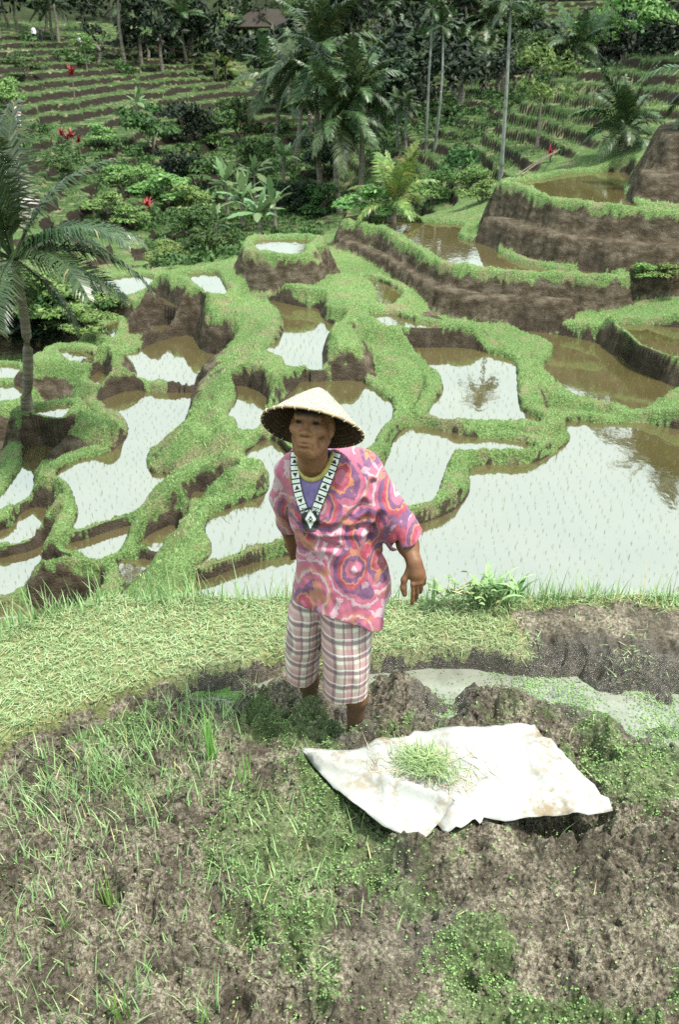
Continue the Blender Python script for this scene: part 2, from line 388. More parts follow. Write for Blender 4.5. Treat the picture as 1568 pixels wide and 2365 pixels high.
def valley_height(X, Y):
    sh = X.shape; x = X.ravel(); y = Y.ravel()
    base = land(x, y)
    dist = np.hypot(x, y); azd = np.degrees(np.arctan2(x, y))
    th, ris = terraced(x, y, base)
    # steps only on the hillsides
    wl_ = sstep(36, 42, dist) * sstep(4, -2, azd) + sstep(40, 46, dist) * sstep(-1, 4, azd)
    wl_ = np.clip(wl_, 0, 1) * sstep(128, 112, dist)
    base2 = base * (1 - wl_) + th * wl_
    ris = ris * (wl_ > 0.5)
    n1 = fbm(x, y, 1.1, 4, seed=1); n2 = fbm(x, y, 4.0, 3, seed=2); n3 = fbm(x, y, 9.0, 3, seed=4)
    T = base2.copy(); drop = np.zeros(x.shape)
    caps = np.full(x.shape, 1e9); pond_in = np.full(x.shape, 9.0); footd = np.full(x.shape, 9.0)
    for nm, z, rise, wid, g, poly in POND_XY:
        lo = poly.min(0) - 4.0; hi = poly.max(0) + 4.0
        k = np.nonzero((x > lo[0]) & (x < hi[0]) & (y > lo[1]) & (y < hi[1]))[0]
        if not len(k): continue
        sd = poly_sd(x[k], y[k], poly)
        w2 = wid * (1 + 0.9 * n1[k])
        c = z + rise * (1 + 0.6 * n2[k]) - g * np.maximum(0, sd + .22 * n2[k] + .12 * n3[k] - w2)
        win = (sd > 0) & (c > T[k])
        T[k] = np.where(win, c, T[k])
        drop[k] = np.where(win, (g * np.maximum(0, sd - w2) if g > 1.0 else 0.35 * np.maximum(0, sd - w2)), drop[k])
        cap = z - 0.06 + np.maximum(0, sd + 0.12 * n2[k] + 0.09 * n3[k]) * (2.6 + 2.2 * n1[k])
        caps[k] = np.minimum(caps[k], np.where(sd > 0, cap, z - 0.10))
        pond_in[k] = np.minimum(pond_in[k], sd)
        footd[k] = np.minimum(footd[k], np.where(sd > 0, sd, 0))
    for z, g, poly in PAD_XY:
        lo = poly.min(0) - 4.0; hi = poly.max(0) + 4.0
        k = np.nonzero((x > lo[0]) & (x < hi[0]) & (y > lo[1]) & (y < hi[1]))[0]
        if not len(k): continue
        sd = poly_sd(x[k], y[k], poly)
        c = z + 0.1 * n1[k] - g * np.maximum(0, sd + .2 * n2[k] + .12 * n3[k] - 0.1)
        win = c > T[k]
        T[k] = np.where(win, c, T[k])
        drop[k] = np.where(win, g * np.maximum(0, sd - 0.1) + (0.75 if g == 2.21 else 0.0) if g > 1.0 else 0.25 * np.maximum(0, sd - .1), drop[k])
    h = np.minimum(T, caps)
    for nm, z, rise, wid, g, poly in POND_XY:            # a lower pond never undercuts the bank of a higher one
        lo = poly.min(0) - .3; hi = poly.max(0) + .3
        k = np.nonzero((x > lo[0]) & (x < hi[0]) & (y > lo[1]) & (y < hi[1]))[0]
        if not len(k): continue
        sd = poly_sd(x[k], y[k], poly)
        h[k] = np.where(sd < 0, np.maximum(h[k], z - .10), np.where(sd < .17, np.maximum(h[k], z + .07 - .05 * (sd < .03)), h[k]))
    rough = 0.05 * n2 + 0.035 * n3
    h = h + np.where(pond_in > 0.05, rough, 0.0)
    below = T - h + drop
    grass = sstep(0.52, 0.14, below + 0.5 * n2 + 0.35 * n1)
    grass = np.where(ris > 0.5, np.where((azd > 12.5) & (dist < 62), .30, .05) + 0.5 * n1, grass)
    wet = sstep(0.30, 0.05, footd + 0.3 * n2)
    return h.reshape(sh), np.clip(grass, 0, 1).reshape(sh), wet.reshape(sh), pond_in.reshape(sh)

def polar_grid(az0, az1, na, rs):
    az = np.radians(np.linspace(az0, az1, na))
    R, A = np.meshgrid(rs, az, indexing='ij')
    return R * np.sin(A), R * np.cos(A)
def grid_faces(nr, nc):
    i = np.arange((nr - 1) * nc).reshape(nr - 1, nc)[:, :-1]
    return np.stack([i, i + 1, i + nc + 1, i + nc], -1).reshape(-1, 4)
def build_land(name, mat, az0, az1, na, rs, **props):
    X, Y = polar_grid(az0, az1, na, rs)
    Z, G, Wt, PI_ = valley_height(X, Y)
    e1_ = np.stack([np.gradient(X, axis=0), np.gradient(Y, axis=0), np.gradient(Z, axis=0)], -1); e2_ = np.stack([np.gradient(X, axis=1), np.gradient(Y, axis=1), np.gradient(Z, axis=1)], -1)
    nv = np.cross(e1_, e2_); nz = np.abs(nv[..., 2]) / (np.linalg.norm(nv, axis=-1) + 1e-9)
    if rs[0] < 30: G = G * (.12 + .88 * sstep(.16, .50, nz + .3 * fbm(X, Y, 3.0, 3, seed=15)))
    F = grid_faces(*X.shape)
    deep = (PI_.ravel() < -0.4)
    F = F[~deep[F].all(1)]
    me = np_mesh(name, np.c_[X.ravel(), Y.ravel(), Z.ravel()], F, True)
    add_attr(me, 'grass', G.ravel()); add_attr(me, 'wet', Wt.ravel())
    o = obj(name, me, mat, **props)
    return o, (X, Y, Z, G, PI_)

def land_material():
    t = NT('terrace_earth_and_grass')
    n_big = t.noise(0.35, 3); n_mid = t.noise(2.2, 5, 0.6); n_fine = t.noise(24.0, 5, 0.7)
    st = t.n.new('ShaderNodeMapping'); st.inputs['Scale'].default_value = (1.5, 1.5, 3.2)
    t.l.new(t.tc(), st.inputs[0])
    n_str = t.noise(1.6, 5, 0.6, vec=st.outputs[0])
    mud = t.ramp(n_str, [(0.30, (.014, .011, .0075)), (0.46, (.05, .040, .027)), (0.64, (.145, .125, .094)), (0.80, (.04, .032, .022))])
    mud = t.mix(t.rng(n_fine, .35, .7), mud, (.09, .062, .042), 'MIX')
    mud2 = t.mix(0.55, mud, t.ramp(n_str, [(0.30, (.022, .017, .011)), (0.5, (.075, .061, .043)), (0.72, (.165, .143, .108))]))
    wetc = t.ramp(n_mid, [(.3, (.022, .017, .012)), (.7, (.07, .055, .04))])
    mud2 = t.mix(t.math('MULTIPLY', t.attr('wet'), 0.8), mud2, wetc)
    grs = t.ramp(n_fine, [(0.25, (.022, .045, .014)), (0.48, (.105, .175, .056)), (0.70, (.30, .40, .175))])
    grs = t.mix(t.rng(n_mid, .5, .72, 0, .55), grs, (.20, .19, .085))
    grs = t.mix(t.rng(n_big, .35, .7, 0, .45), grs, (.045, .10, .03))
    dist = t.n.new('ShaderNodeVectorMath'); dist.operation = 'LENGTH'; t.l.new(t.tc(), dist.inputs[0])
    grs = t.mix(t.rng(dist.outputs['Value'], 36, 50, 0, .9), grs, t.ramp(n_mid, [(.3, (.012, .028, .009)), (.55, (.036, .068, .021)), (.75, (.075, .115, .04))]))   # rank uncut growth on the hillsides
    mud2 = t.mix(t.rng(dist.outputs['Value'], 36, 46, 0, .9), mud2, (.013, .0105, .0075))
    trod = t.noise(1.1, 4, .6)
    grs = t.mix(t.rng(trod, .52, .66, 0, .75), grs, t.ramp(n_fine, [(.3, (.11, .095, .05)), (.7, (.27, .245, .15))]))   # trodden, dry patches
    f = t.math('ADD', t.attr('grass'), t.math('MULTIPLY', t.math('SUBTRACT', n_mid, .5), .9))
    f = t.rng(f, .38, .62)
    c = t.mix(f, mud2, grs)
    t.set(color=c, rough=t.rng(t.attr('wet'), 0, 1, .9, .55), spec=0.08)
    hb = t.math('ADD', n_fine, t.noise(7, 4, .7))
    t.bump(hb, 1.0, 0.09)
    return t.m
M_LAND = land_material()
r_near = np.geomspace(9.2, 46.0, 620)
near_obj, NEAR = build_land('terraced_valley', M_LAND, -29, 29, 700, r_near, kind='structure')
r_far = np.geomspace(45.6, 132.0, 280)
far_obj, FAR = build_land('terraced_hillside', M_LAND, -31, 31, 440, r_far, kind='structure')
r_hill = np.linspace(130.0, 262.0, 40)
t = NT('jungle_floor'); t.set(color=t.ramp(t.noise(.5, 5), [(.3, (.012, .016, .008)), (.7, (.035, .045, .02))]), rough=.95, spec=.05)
hill_obj, HILL = build_land('jungle_hill_ground', t.m, -42, 42, 60, r_hill, kind='structure')
def lookup(G, az0, az1, rs, x, y, ch=2):
    na = G[0].shape[1]
    a = np.degrees(np.arctan2(x, y)); r = np.hypot(x, y)
    j = np.clip(np.round((a - az0) / (az1 - az0) * (na - 1)).astype(int), 0, na - 1)
    i = np.clip(np.searchsorted(rs, r), 0, len(rs) - 1)
    return G[ch][i, j]
def ground_z(x, y, ch=2):
    x = np.atleast_1d(np.asarray(x, float)); y = np.atleast_1d(np.asarray(y, float))
    r = np.hypot(x, y)
    z = lookup(NEAR, -29, 29, r_near, x, y, ch)
    z = np.where(r > 45.8, lookup(FAR, -31, 31, r_far, x, y, ch), z)
    return np.where(r > 131, lookup(HILL, -42, 42, r_hill, x, y, ch), z)

# ------------------------------------------------------------------ the water in the ponds
def water_material():
    t = NT('muddy_pond_water')
    n = t.noise(0.5, 4); n2 = t.noise(3.0, 4, 0.6)
    c = t.ramp(n, [(.3, (.048, .039, .016)), (.7, (.07, .056, .024))])
    t.set(color=c, rough=0.04, ior=3.8, spec=0.5)
    mp = t.n.new('ShaderNodeMapping'); mp.inputs['Scale'].default_value = (1, 0.6, 1)
    t.l.new(t.tc(), mp.inputs[0])
    w = t.noise(5.0, 2, 0.5, vec=mp.outputs[0])
    t.bump(w, 0.10, 0.02)
    return t.m
M_WATER = water_material()
def pond_mesh(name, poly, z, grow=0.12):
    c = poly.mean(0)
    # push the sheet a little way under the banks
    nx = np.roll(poly, -1, 0) - np.roll(poly, 1, 0)
    nrm = np.c_[nx[:, 1], -nx[:, 0]]; nrm /= np.linalg.norm(nrm, axis=1, keepdims=True) + 1e-9
    area = 0.5 * np.sum(poly[:, 0] * np.roll(poly[:, 1], -1) - np.roll(poly[:, 0], -1) * poly[:, 1])
    P = poly + nrm * grow * (1 if area > 0 else -1)
    res = mgeo.delaunay_2d_cdt([Vector(p) for p in P], [(i, (i + 1) % len(P)) for i in range(len(P))], [], 1, 1e-5)
    P = np.array([tuple(v) for v in res[0]]); F = np.array([f for f in res[2] if len(f) == 3], dtype=np.int32)
    V = np.c_[P, np.full(len(P), z)]
    # all facing up
    a, b, cc = V[F[:, 0]], V[F[:, 1]], V[F[:, 2]]
    s = (b[:, 0] - a[:, 0]) * (cc[:, 1] - a[:, 1]) - (b[:, 1] - a[:, 1]) * (cc[:, 0] - a[:, 0])
    F[s < 0] = F[s < 0][:, ::-1]
    return np_mesh(name, V, F)
for nm, z, rise, wid, g, poly in POND_XY:
    obj('rice_pond_water', pond_mesh('rice_pond_water', poly, z), M_WATER, kind='structure')

# ground behind the lens, where the photographer stands
gy, gx_ = np.meshgrid(np.r_[1.3, .9, .5, -1, -4, -10, -25, -60], np.r_[-60, -25, -10, -5, -2.5, 0, 2.5, 5, 10, 25, 60], indexing='ij')
gz_ = np.interp(gy, [-60, -10, -1, .5, .9, 1.3], [6, 1.6, .85, .8, .45, -.12]) + .2 * fbm(gx_, gy, .3, 2)
gz_ = np.where((np.abs(gx_) > 4) & (gy > .6), gz_ - .3, gz_)
me = np_mesh('terrace_above', np.c_[gx_.ravel(), gy.ravel(), gz_.ravel()], grid_faces(*gx_.shape), True)
add_attr(me, 'grass', np.ones(gx_.size)); add_attr(me, 'wet', np.zeros(gx_.size))
obj('terrace_above', me, M_LAND, kind='structure')

def on_ground(x, y, d):
    """where the line of sight through a picture point meets the land, near ground distance d"""
    ds = np.linspace(d * .7, d * 1.3, 160)
    P = np.array([at_d(x, y, q) for q in ds]); g = ground_z(P[:, 0], P[:, 1])
    hit_ = np.nonzero(P[:, 2] <= g)[0]
    k = hit_[np.argmin(np.abs(ds[hit_] - d))] if len(hit_) and P[0, 2] > g[0] else None
    if k is None:
        p = at_d(x, y, d); return np.array([p[0], p[1], float(ground_z(p[0], p[1])[0])])
    k = hit_[0]
    return np.array([P[k, 0], P[k, 1], g[k]])
# ------------------------------------------------------------------ the near terrace: mud, grassed bund, puddles
FOOT = [(-250,1850),(-120,1775),(0,1712),(130,1652),(250,1608),(350,1573),(450,1545),(540,1524),(650,1511),(760,1505),(880,1503),(1000,1499),(1100,1498),(1200,1508),(1280,1520),(1400,1548),(1568,1572),(1750,1590),(1950,1600)]
EDGE = [(-250,1530),(-120,1500),(0,1464),(80,1436),(150,1412),(240,1391),(400,1384),(650,1382),(900,1386),(1100,1389),(1300,1390),(1568,1381),(1750,1375),(1950,1370)]
_f = np.array([at_h(x, y, CAMH - .07)[:2] for x, y in FOOT]); _e = np.array([at_h(x, y, CAMH - .10)[:2] for x, y in EDGE])
def foot_y(x): return np.interp(x, _f[:, 0], _f[:, 1])
def edge_y(x): return np.interp(x, _e[:, 0], _e[:, 1])
def upoly(pts, h=CAMH, n=4): return catmull(np.array([at_h(x, y, h)[:2] for x, y in pts]), n)
PUDDLES = [upoly(p, CAMH + .03) for p in (
 [(880,1530),(1000,1535),(1150,1538),(1300,1550),(1568,1580),(1720,1600),(1720,1790),(1560,1730),(1420,1680),(1290,1640),(1180,1615),(1120,1600),(1068,1615),(1055,1662),(985,1686),(996,1640),(1012,1602),(940,1570)],
 [(440,1592),(520,1582),(575,1590),(545,1635),(520,1668),(500,1632),(450,1612)],
 [(772,1692),(800,1668),(824,1690),(800,1716),(780,1712)])]
SACK_U = [(697,1718),(745,1722),(800,1727),(850,1720),(890,1700),(945,1690),(957,1678),(1010,1680),(1120,1672),(1236,1666),(1256,1695),(1300,1726),(1336,1770),(1376,1801),(1392,1822),(1408,1832),(1419,1858),(1350,1864),(1290,1870),(1235,1880),(1180,1890),(1145,1884),(1118,1876),(1108,1898),(1100,1882),(1066,1905),(1030,1914),(1008,1890),(975,1925),(930,1912),(880,1888),(825,1850),(770,1806),(725,1755)]
SACK_Z = 0.085
SACK_XY = np.array([at_h(x, y, CAMH - SACK_Z)[:2] for x, y in SACK_U])
_prng = np.random.default_rng(5)
PITS = [(*at_h(_prng.uniform(-100, 1650), _prng.uniform(1640, 2360), CAMH)[:2], _prng.uniform(.03, .085), _prng.uniform(.03, .075)) for _ in range(26)]
PITS += [(*at_h(x, y, CAMH)[:2], r, d) for x, y, r, d in [(1365,1735,.10,.10),(1350,1890,.16,.10),(1250,1905,.12,.08),(1000,2050,.11,.08),(890,2030,.08,.07),(752,1660,.07,.05),
     (880,1640,.07,.06),(1300,1900,.10,.07),(1400,1760,.07,.08),(130,2130,.06,.05),(700,1950,.05,.06),(250,2080,.09,.06),(610,1700,.06,.05)]]
LUMPS = [(*at_h(x, y, CAMH)[:2], r, d) for x, y, r, d in [(1010,1985,.16,.09),(930,2000,.13,.06),(1270,1960,.10,.05),(1120,1955,.12,.05),(1400,1700,.09,.06),(1440,1780,.12,.05),(930,1600,.11,.06),
     (1180,1640,.14,.06),(600,1640,.14,.05),(660,1590,.10,.05),(300,2000,.14,.05),(560,2060,.12,.04),(700,1800,.15,.05),(1150,2180,.12,.04),(830,2230,.15,.04),
     (824,1706,.075,.05),(800,1722,.05,.035),(716,1640,.085,.06),(890,1650,.07,.05),(910,1560,.08,.04),(760,1850,.12,.04),(420,1900,.12,.05)]]
def clods(x, y, size, seed):
    """separate rounded lumps of uneven height with creases between them"""
    u_ = x / size + seed * 3.7; v_ = y / size - seed * 1.9
    u_, v_ = u_ + .9 * (vnoise(u_ * .9, v_ * .9) - .5), v_ + .9 * (vnoise(u_ * .9 + 50, v_ * .9) - .5)
    iu = np.floor(u_).astype(np.int64); iv = np.floor(v_).astype(np.int64)
    best = np.zeros(x.shape)
    for du in (-1, 0, 1):
        for dv in (-1, 0, 1):
            cu, cv = iu + du, iv + dv
            r1 = _PT[cu & 255, cv & 255]; r2 = _PT[(cu + 91) & 255, (cv + 37) & 255]; r3 = _PT[(cu + 13) & 255, (cv + 151) & 255]
            d2 = (u_ - cu - r1) ** 2 + (v_ - cv - r2) ** 2
            rad = .35 + .45 * r3
            best = np.maximum(best, np.sqrt(np.maximum(0, 1 - d2 / rad ** 2)) * (.35 + .65 * r3))
    return best
def fore_height(X, Y, attrs=False):
    sh = X.shape; x = X.ravel(); y = Y.ravel()
    fy, ey = foot_y(x), edge_y(x)
    wob = 0.07 * fbm(x, y, 4.5, 4, seed=21)
    a = y - fy + wob
    big = fbm(x, y, 2.2, 3, seed=22); mid = fbm(x, y, 6.5, 3, seed=23); fin = fbm(x, y, 19.0, 3, seed=24); gr = fbm(x, y, 52.0, 2, seed=25)
    bil = 0.5 - np.abs(2 * fbm(x, y, 11.0, 3, seed=26))       # rounded clods with sharp creases
    bil2 = 0.5 - np.abs(2 * fbm(x, y, 27.0, 2, seed=27)); bil3 = 0.5 - np.abs(2 * fbm(x, y, 62.0, 2, seed=28)); vf = vnoise(x * 118., y * 118.) - .5
    cl = sstep(-.25, .15, big + 0.7 * mid)
    mud = 0.05 * big + 0.045 * mid + (0.3 + 0.7 * cl) * (0.060 * bil + 0.042 * bil2 + 0.030 * fin + .020 * gr + .017 * bil3 + .007 * vf) - 0.012
    churn = sstep(-.16, .10, fbm(x, y, 2.6, 3, seed=29))
    mud = mud * .8 + churn * (.050 * clods(x, y, .085, 1) + .026 * clods(x, y, .040, 2)) + .010 * clods(x, y, .018, 3) - .030 * churn
    for px, py, r, d in PITS:
        k = np.nonzero((np.abs(x - px) < r * 2) & (np.abs(y - py) < r * 2))[0]
        q = np.hypot(x[k] - px, y[k] - py) + 0.8 * r * (mid[k] + fin[k])
        mud[k] -= d * sstep(r, r * .45, q)
    for px, py, r, d in LUMPS:
        k = np.nonzero((np.abs(x - px) < r * 2) & (np.abs(y - py) < r * 2))[0]
        q = np.hypot(x[k] - px, y[k] - py) + 0.9 * r * (mid[k] + .6 * fin[k])
        mud[k] += d * sstep(r * 1.05, r * .3, q)
    wet = np.zeros(x.shape)
    for P in PUDDLES:
        lo = P.min(0) - .3; hi = P.max(0) + .3
        k = np.nonzero((x > lo[0]) & (x < hi[0]) & (y > lo[1]) & (y < hi[1]))[0]
        sd = poly_sd(x[k], y[k], P) + 0.10 * mid[k]
        w = sstep(0.07, -0.07, sd)
        mud[k] = mud[k] * (1 - .55 * w) - 0.045 * w
        wet[k] = np.maximum(wet[k], sstep(.16, -.05, sd))
    lo = SACK_XY.min(0) - .2; hi = SACK_XY.max(0) + .2
    k = np.nonzero((x > lo[0]) & (x < hi[0]) & (y > lo[1]) & (y < hi[1]))[0]
    sd = poly_sd(x[k], y[k], SACK_XY)
    mud[k] = np.where(sd < .05, np.minimum(mud[k], 0.045 + np.maximum(sd, 0) * 1.2), mud[k])
    t = np.clip((y - fy) / np.maximum(ey - fy, .05), 0, 1.2)
    bare = sstep(at_h(1190, 1440, 2.2)[0] - .05, at_h(1250, 1440, 2.2)[0] + .05, x + .25 * mid)
    top = 0.085 + 0.025 * t + 0.03 * big + 0.014 * mid + 0.010 * fin + bare * (.03 * bil + .012 * bil2 + .02 * fin)
    rise = sstep(-0.035, 0.02, a) * 0.85 + 0.15 * sstep(0.0, .10, a)
    rise = rise * (1 - bare) + bare * np.clip(sstep(-.07, .24, a + .10 * bil + .06 * fin), 0, 1)
    z = (mud - .045 * sstep(-.22, -.03, a)) * (1 - rise) + top * rise
    o = y - ey + 0.5 * wob
    drop = np.maximum(0, o)
    z = z - 0.95 * drop - 0.5 * np.minimum(drop, .35)
    z = np.maximum(z, CAMH - 10.3)
    if not attrs: return z.reshape(sh)
    grass = sstep(-0.02, 0.02, a + .06 * fin) * (1 - bare * sstep(.02, -.12, o + .2 * mid) * sstep(-.25, .05, -big + .15))
    gpatch = fbm(x, y, 1.5, 3, seed=31) + 0.02
    green = sstep(.0, .2, gpatch + .35 * mid + .2 * fin) * (1 - grass) * sstep(-.02, -.06, a)
    wet = np.maximum(wet, sstep(.13, .34, fbm(x, y, 1.9, 2, seed=33)) * sstep(-.2, .6, x) * .8)
    return z.reshape(sh), grass.reshape(sh), green.reshape(sh), np.clip(wet, 0, 1).reshape(sh)

def mud_material():
    t = NT('field_mud')
    n1 = t.noise(5, 5, .6); n2 = t.noise(75, 6, .75); n3 = t.noise(260, 3, .7)
    dry = t.ramp(n2, [(.28, (.018, .014, .0095)), (.45, (.095, .079, .057)), (.64, (.32, .288, .228))])
    dry = t.mix(t.rng(n1, .42, .58), dry, t.ramp(n2, [(.3, (.014, .011, .008)), (.7, (.135, .115, .088))]))
    wetc = t.ramp(n2, [(.3, (.015, .012, .009)), (.7, (.06, .05, .04))])
    c = t.mix(t.math('MULTIPLY', t.attr('wet'), .85), dry, wetc)
    gcol = t.ramp(n2, [(.3, (.025, .05, .013)), (.55, (.08, .14, .042)), (.75, (.19, .26, .10))])
    gf = t.rng(t.math('ADD', t.attr('green'), t.math('MULTIPLY', t.math('SUBTRACT', t.noise(45, 4, .7), .5), 1.6)), .45, .75)
    c = t.mix(t.math('MULTIPLY', gf, .55), c, gcol)
    under = t.ramp(n2, [(.3, (.07, .085, .035)), (.6, (.19, .20, .09)), (.78, (.30, .29, .16))])
    gr = t.rng(t.math('ADD', t.attr('grass'), t.math('MULTIPLY', t.math('SUBTRACT', n2, .5), .8)), .4, .6)
    c = t.mix(gr, c, under)
    t.set(color=c, rough=t.rng(t.attr('wet'), 0, .8, .7, .25), spec=t.rng(t.attr('wet'), .1, .8, .08, .6))
    t.bump(t.math('ADD', n2, t.math('MULTIPLY', n3, .6)), .9, .008)
    return t.m
M_MUD = mud_material()
_rs = np.r_[np.linspace(.6, 1.23, 18), np.linspace(1.25, 3.45, 470), np.linspace(3.456, 3.75, 45), np.linspace(3.78, 5.0, 40), np.geomspace(5.1, 14.0, 30)]
_az = np.r_[np.linspace(-70, -37.5, 30), np.linspace(-37, 37, 556), np.linspace(37.5, 70, 30)]
_R, _A = np.meshgrid(_rs, np.radians(_az), indexing='ij')
FX, FY = _R * np.sin(_A), _R * np.cos(_A)
FZ, FG, FGR, FW = fore_height(FX, FY, True)
_me = np_mesh('mud_field', np.c_[FX.ravel(), FY.ravel(), FZ.ravel()], grid_faces(*FX.shape), False)
add_attr(_me, 'grass', FG.ravel()); add_attr(_me, 'green', FGR.ravel()); add_attr(_me, 'wet', FW.ravel())
obj('mud_field', _me, M_MUD, kind='structure')
def fsample(x, y, G):
    a = np.degrees(np.arctan2(x, y)); r = np.hypot(x, y)
    j = np.clip(np.searchsorted(_az, a), 0, len(_az) - 1); i = np.clip(np.searchsorted(_rs, r), 0, len(_rs) - 1)
    return G[i, j]

t = NT('puddle_water')
t.set(color=t.ramp(t.noise(6, 4, .6), [(.3, (.12, .125, .10)), (.7, (.20, .21, .175))]), rough=.06, ior=1.5)
t.bump(t.noise(40, 2), .06, .005)
M_PUD = t.m
for P in PUDDLES:
    obj('puddle_water', pond_mesh('puddle_water', P, -0.036, .14), M_PUD, kind='structure')

# ------------------------------------------------------------------ grass blades
def blade_geo(P, L, W, az, lean, bend, segs=3):
    n = len(P); t = np.linspace(0, 1, segs + 1)
    th = lean[:, None] + bend[:, None] * t[None, :]
    dl = L[:, None] / segs
    hz = np.cumsum(np.c_[np.zeros(n), (np.sin(th[:, :-1]) * dl)], 1)
    vz = np.cumsum(np.c_[np.zeros(n), (np.cos(th[:, :-1]) * dl)], 1)
    ca, sa = np.cos(az), np.sin(az)
    C = np.stack([P[:, 0, None] + hz * ca[:, None], P[:, 1, None] + hz * sa[:, None], P[:, 2, None] + vz], -1)
    w = W[:, None] * (1 - t[None, :] ** 1.6) * 0.5
    S = np.stack([-sa, ca, np.zeros(n)], -1)[:, None, :] * w[..., None]
    V = np.empty((n, 2 * segs + 1, 3))
    V[:, 0:2 * segs:2] = (C - S)[:, :-1]; V[:, 1:2 * segs:2] = (C + S)[:, :-1]; V[:, -1] = C[:, -1]
    f = []
    for k in range(segs - 1):
        f += [(2 * k, 2 * k + 1, 2 * k + 3), (2 * k, 2 * k + 3, 2 * k + 2)]
    f.append((2 * segs - 2, 2 * segs - 1, 2 * segs))
    F = (np.array(f)[None] + (np.arange(n) * (2 * segs + 1))[:, None, None]).reshape(-1, 3)
    return V.reshape(-1, 3), F
def tube_geo(path, rad, ns=8, close=False):
    path = np.asarray(path, float); n = len(path); rad = np.broadcast_to(rad, (n,))
    tg = np.gradient(path, axis=0); tg /= np.linalg.norm(tg, axis=1, keepdims=True) + 1e-12
    ref = np.where(np.abs(tg[:, 2:3]) > .9, np.array([[1., 0, 0]]), np.array([[0, 0, 1.]]))
    a = np.cross(tg, ref); a /= np.linalg.norm(a, axis=1, keepdims=True) + 1e-12
    b = np.cross(tg, a)
    th = np.arange(ns) / ns * 2 * math.pi
    V = path[:, None] + rad[:, None, None] * (np.cos(th)[None, :, None] * a[:, None] + np.sin(th)[None, :, None] * b[:, None])
    F = []
    for i in range(n - 1):
        for j in range(ns):
            F.append((i * ns + j, i * ns + (j + 1) % ns, (i + 1) * ns + (j + 1) % ns, (i + 1) * ns + j))
    return V.reshape(-1, 3), np.array(F)
def join_geo(parts):
    Vs, Fs, o = [], [], 0
    for V, F in parts:
        Vs.append(V); Fs.append(F + o); o += len(V)
    return np.concatenate(Vs), np.concatenate(Fs)
R = RNG
U = lambda a, b, n: R.uniform(a, b, n)
M_CLIP = leaf_mat('cut_grass', (.10, .20, .07), (.40, .54, .30), .6, .08, .2, 9, (.40, .37, .22), .08)
M_GRASS = leaf_mat('green_grass', (.07, .16, .05), (.38, .54, .26), .5, .12, .3, 6, (.45, .42, .22), .06)
M_FRINGE = leaf_mat('bank_grass', (.07, .14, .04), (.31, .42, .17), .6, .08, .25, 2)
M_RICE = leaf_mat('rice_leaf', (.12, .24, .05), (.30, .46, .14), .5, .1, .4, 4)
M_WEED = leaf_mat('water_weed', (.05, .10, .028), (.22, .33, .12), .6, .08, .15, 12)
M_STRAW = leaf_mat('dry_straw', (.28, .23, .13), (.55, .48, .32), .7, .2, .0, 12)

def scatter_fore(n, keep):
    """random points on the near terrace kept with probability keep(x,y)"""
    x = U(-2.6, 2.6, n); y = U(1.0, 4.6, n)
    k = R.random(n) < keep(x, y)
    x, y = x[k], y[k]
    return np.c_[x, y, fsample(x, y, FZ)]
# clippings and short turf on the bund
inb = lambda x, y: (y > foot_y(x) - .03) * (np.abs(np.degrees(np.arctan2(x, y))) < 36.5) * (y < edge_y(x) + .12) * (fsample(x, y, FG) ** 1.5)
P = scatter_fore(210000, inb)
n = len(P)
lying = R.random(n) < .72
P[:, 2] += np.where(lying, U(0, .02, n), -.004)
g1 = blade_geo(P, np.where(lying, U(.018, .055, n), U(.015, .045, n)), U(.0026, .0050, n), U(0, 6.283, n), np.where(lying, U(1.15, 1.6, n), U(.1, .9, n)), U(-.15, .5, n), 2)
obj('bund_turf', np_mesh('bund_turf', *g1), M_CLIP, kind='stuff', label='pale trodden turf and cut grass covering the bund behind the woman', category='grass')
# fringe standing at the outer edge
x = U(-2.6, 2.6, 5200); y = edge_y(x) + R.normal(.02, .07, 5200)
k = (R.random(5200) < .35 + 1.1 * (vnoise(x * 6, y * 2 + 40)) ** 2) & (fsample(x, y, FG) > .3)
x, y = x[k], y[k]; n = len(x)
hgt = U(.05, .13, n) + .10 * (R.random(n) < .12)
g2 = blade_geo(np.c_[x, y, fsample(x, y, FZ) - .01], hgt, U(.004, .008, n), U(0, 6.283, n), U(0, .4, n), U(.1, 1.0, n), 3)
obj('bund_edge_grass', np_mesh('bund_edge_grass', *g2), M_GRASS, kind='stuff', label='taller green grass fringing the outer edge of the bund', category='grass')
# longer grass growing in the mud: clusters (x, y, radius, count, length)
CL = [(300,1730,.2,90,.13),(200,1790,.2,80,.12),(100,1900,.3,160,.13),(300,1930,.3,120,.11),(460,1840,.25,110,.11),(60,2060,.25,90,.11),(650,2080,.25,90,.09),(500,2150,.3,70,.08),(200,2230,.3,60,.1),(600,2250,.3,50,.08),(420,1690,.17,170,.16),(520,1670,.11,70,.16),(370,1750,.2,130,.16),(470,1740,.16,100,.14),(250,1760,.2,100,.14),(150,1800,.25,180,.16),(60,1850,.2,120,.14),(200,1870,.2,80,.14),(350,1850,.2,90,.15),
      (560,2010,.2,60,.10),(640,2040,.16,80,.12),(720,2030,.16,60,.11),(540,2060,.14,50,.13),(250,2020,.1,25,.12),(130,2090,.1,30,.13),(60,2170,.14,50,.13),(40,2290,.16,60,.12),(620,1890,.12,30,.15),
      (770,1920,.1,40,.14),(730,1770,.12,20,.10),(850,1770,.1,12,.09),(880,2110,.06,14,.10),(1180,1900,.1,10,.1),(1290,1950,.05,8,.1),(320,2290,.12,40,.14),(270,2330,.1,40,.16),(470,2340,.06,14,.18),
      (1020,1700,.05,10,.11),(660,1560,.06,14,.09),(575,1580,.05,12,.12),(1330,1500,.2,40,.05),(1450,1440,.2,60,.05),(1180,2330,.06,10,.07),(180,1960,.15,30,.10),(90,1990,.15,40,.1),(400,2200,.25,30,.09),(760,2150,.2,30,.09)]
pts, ln = [], []
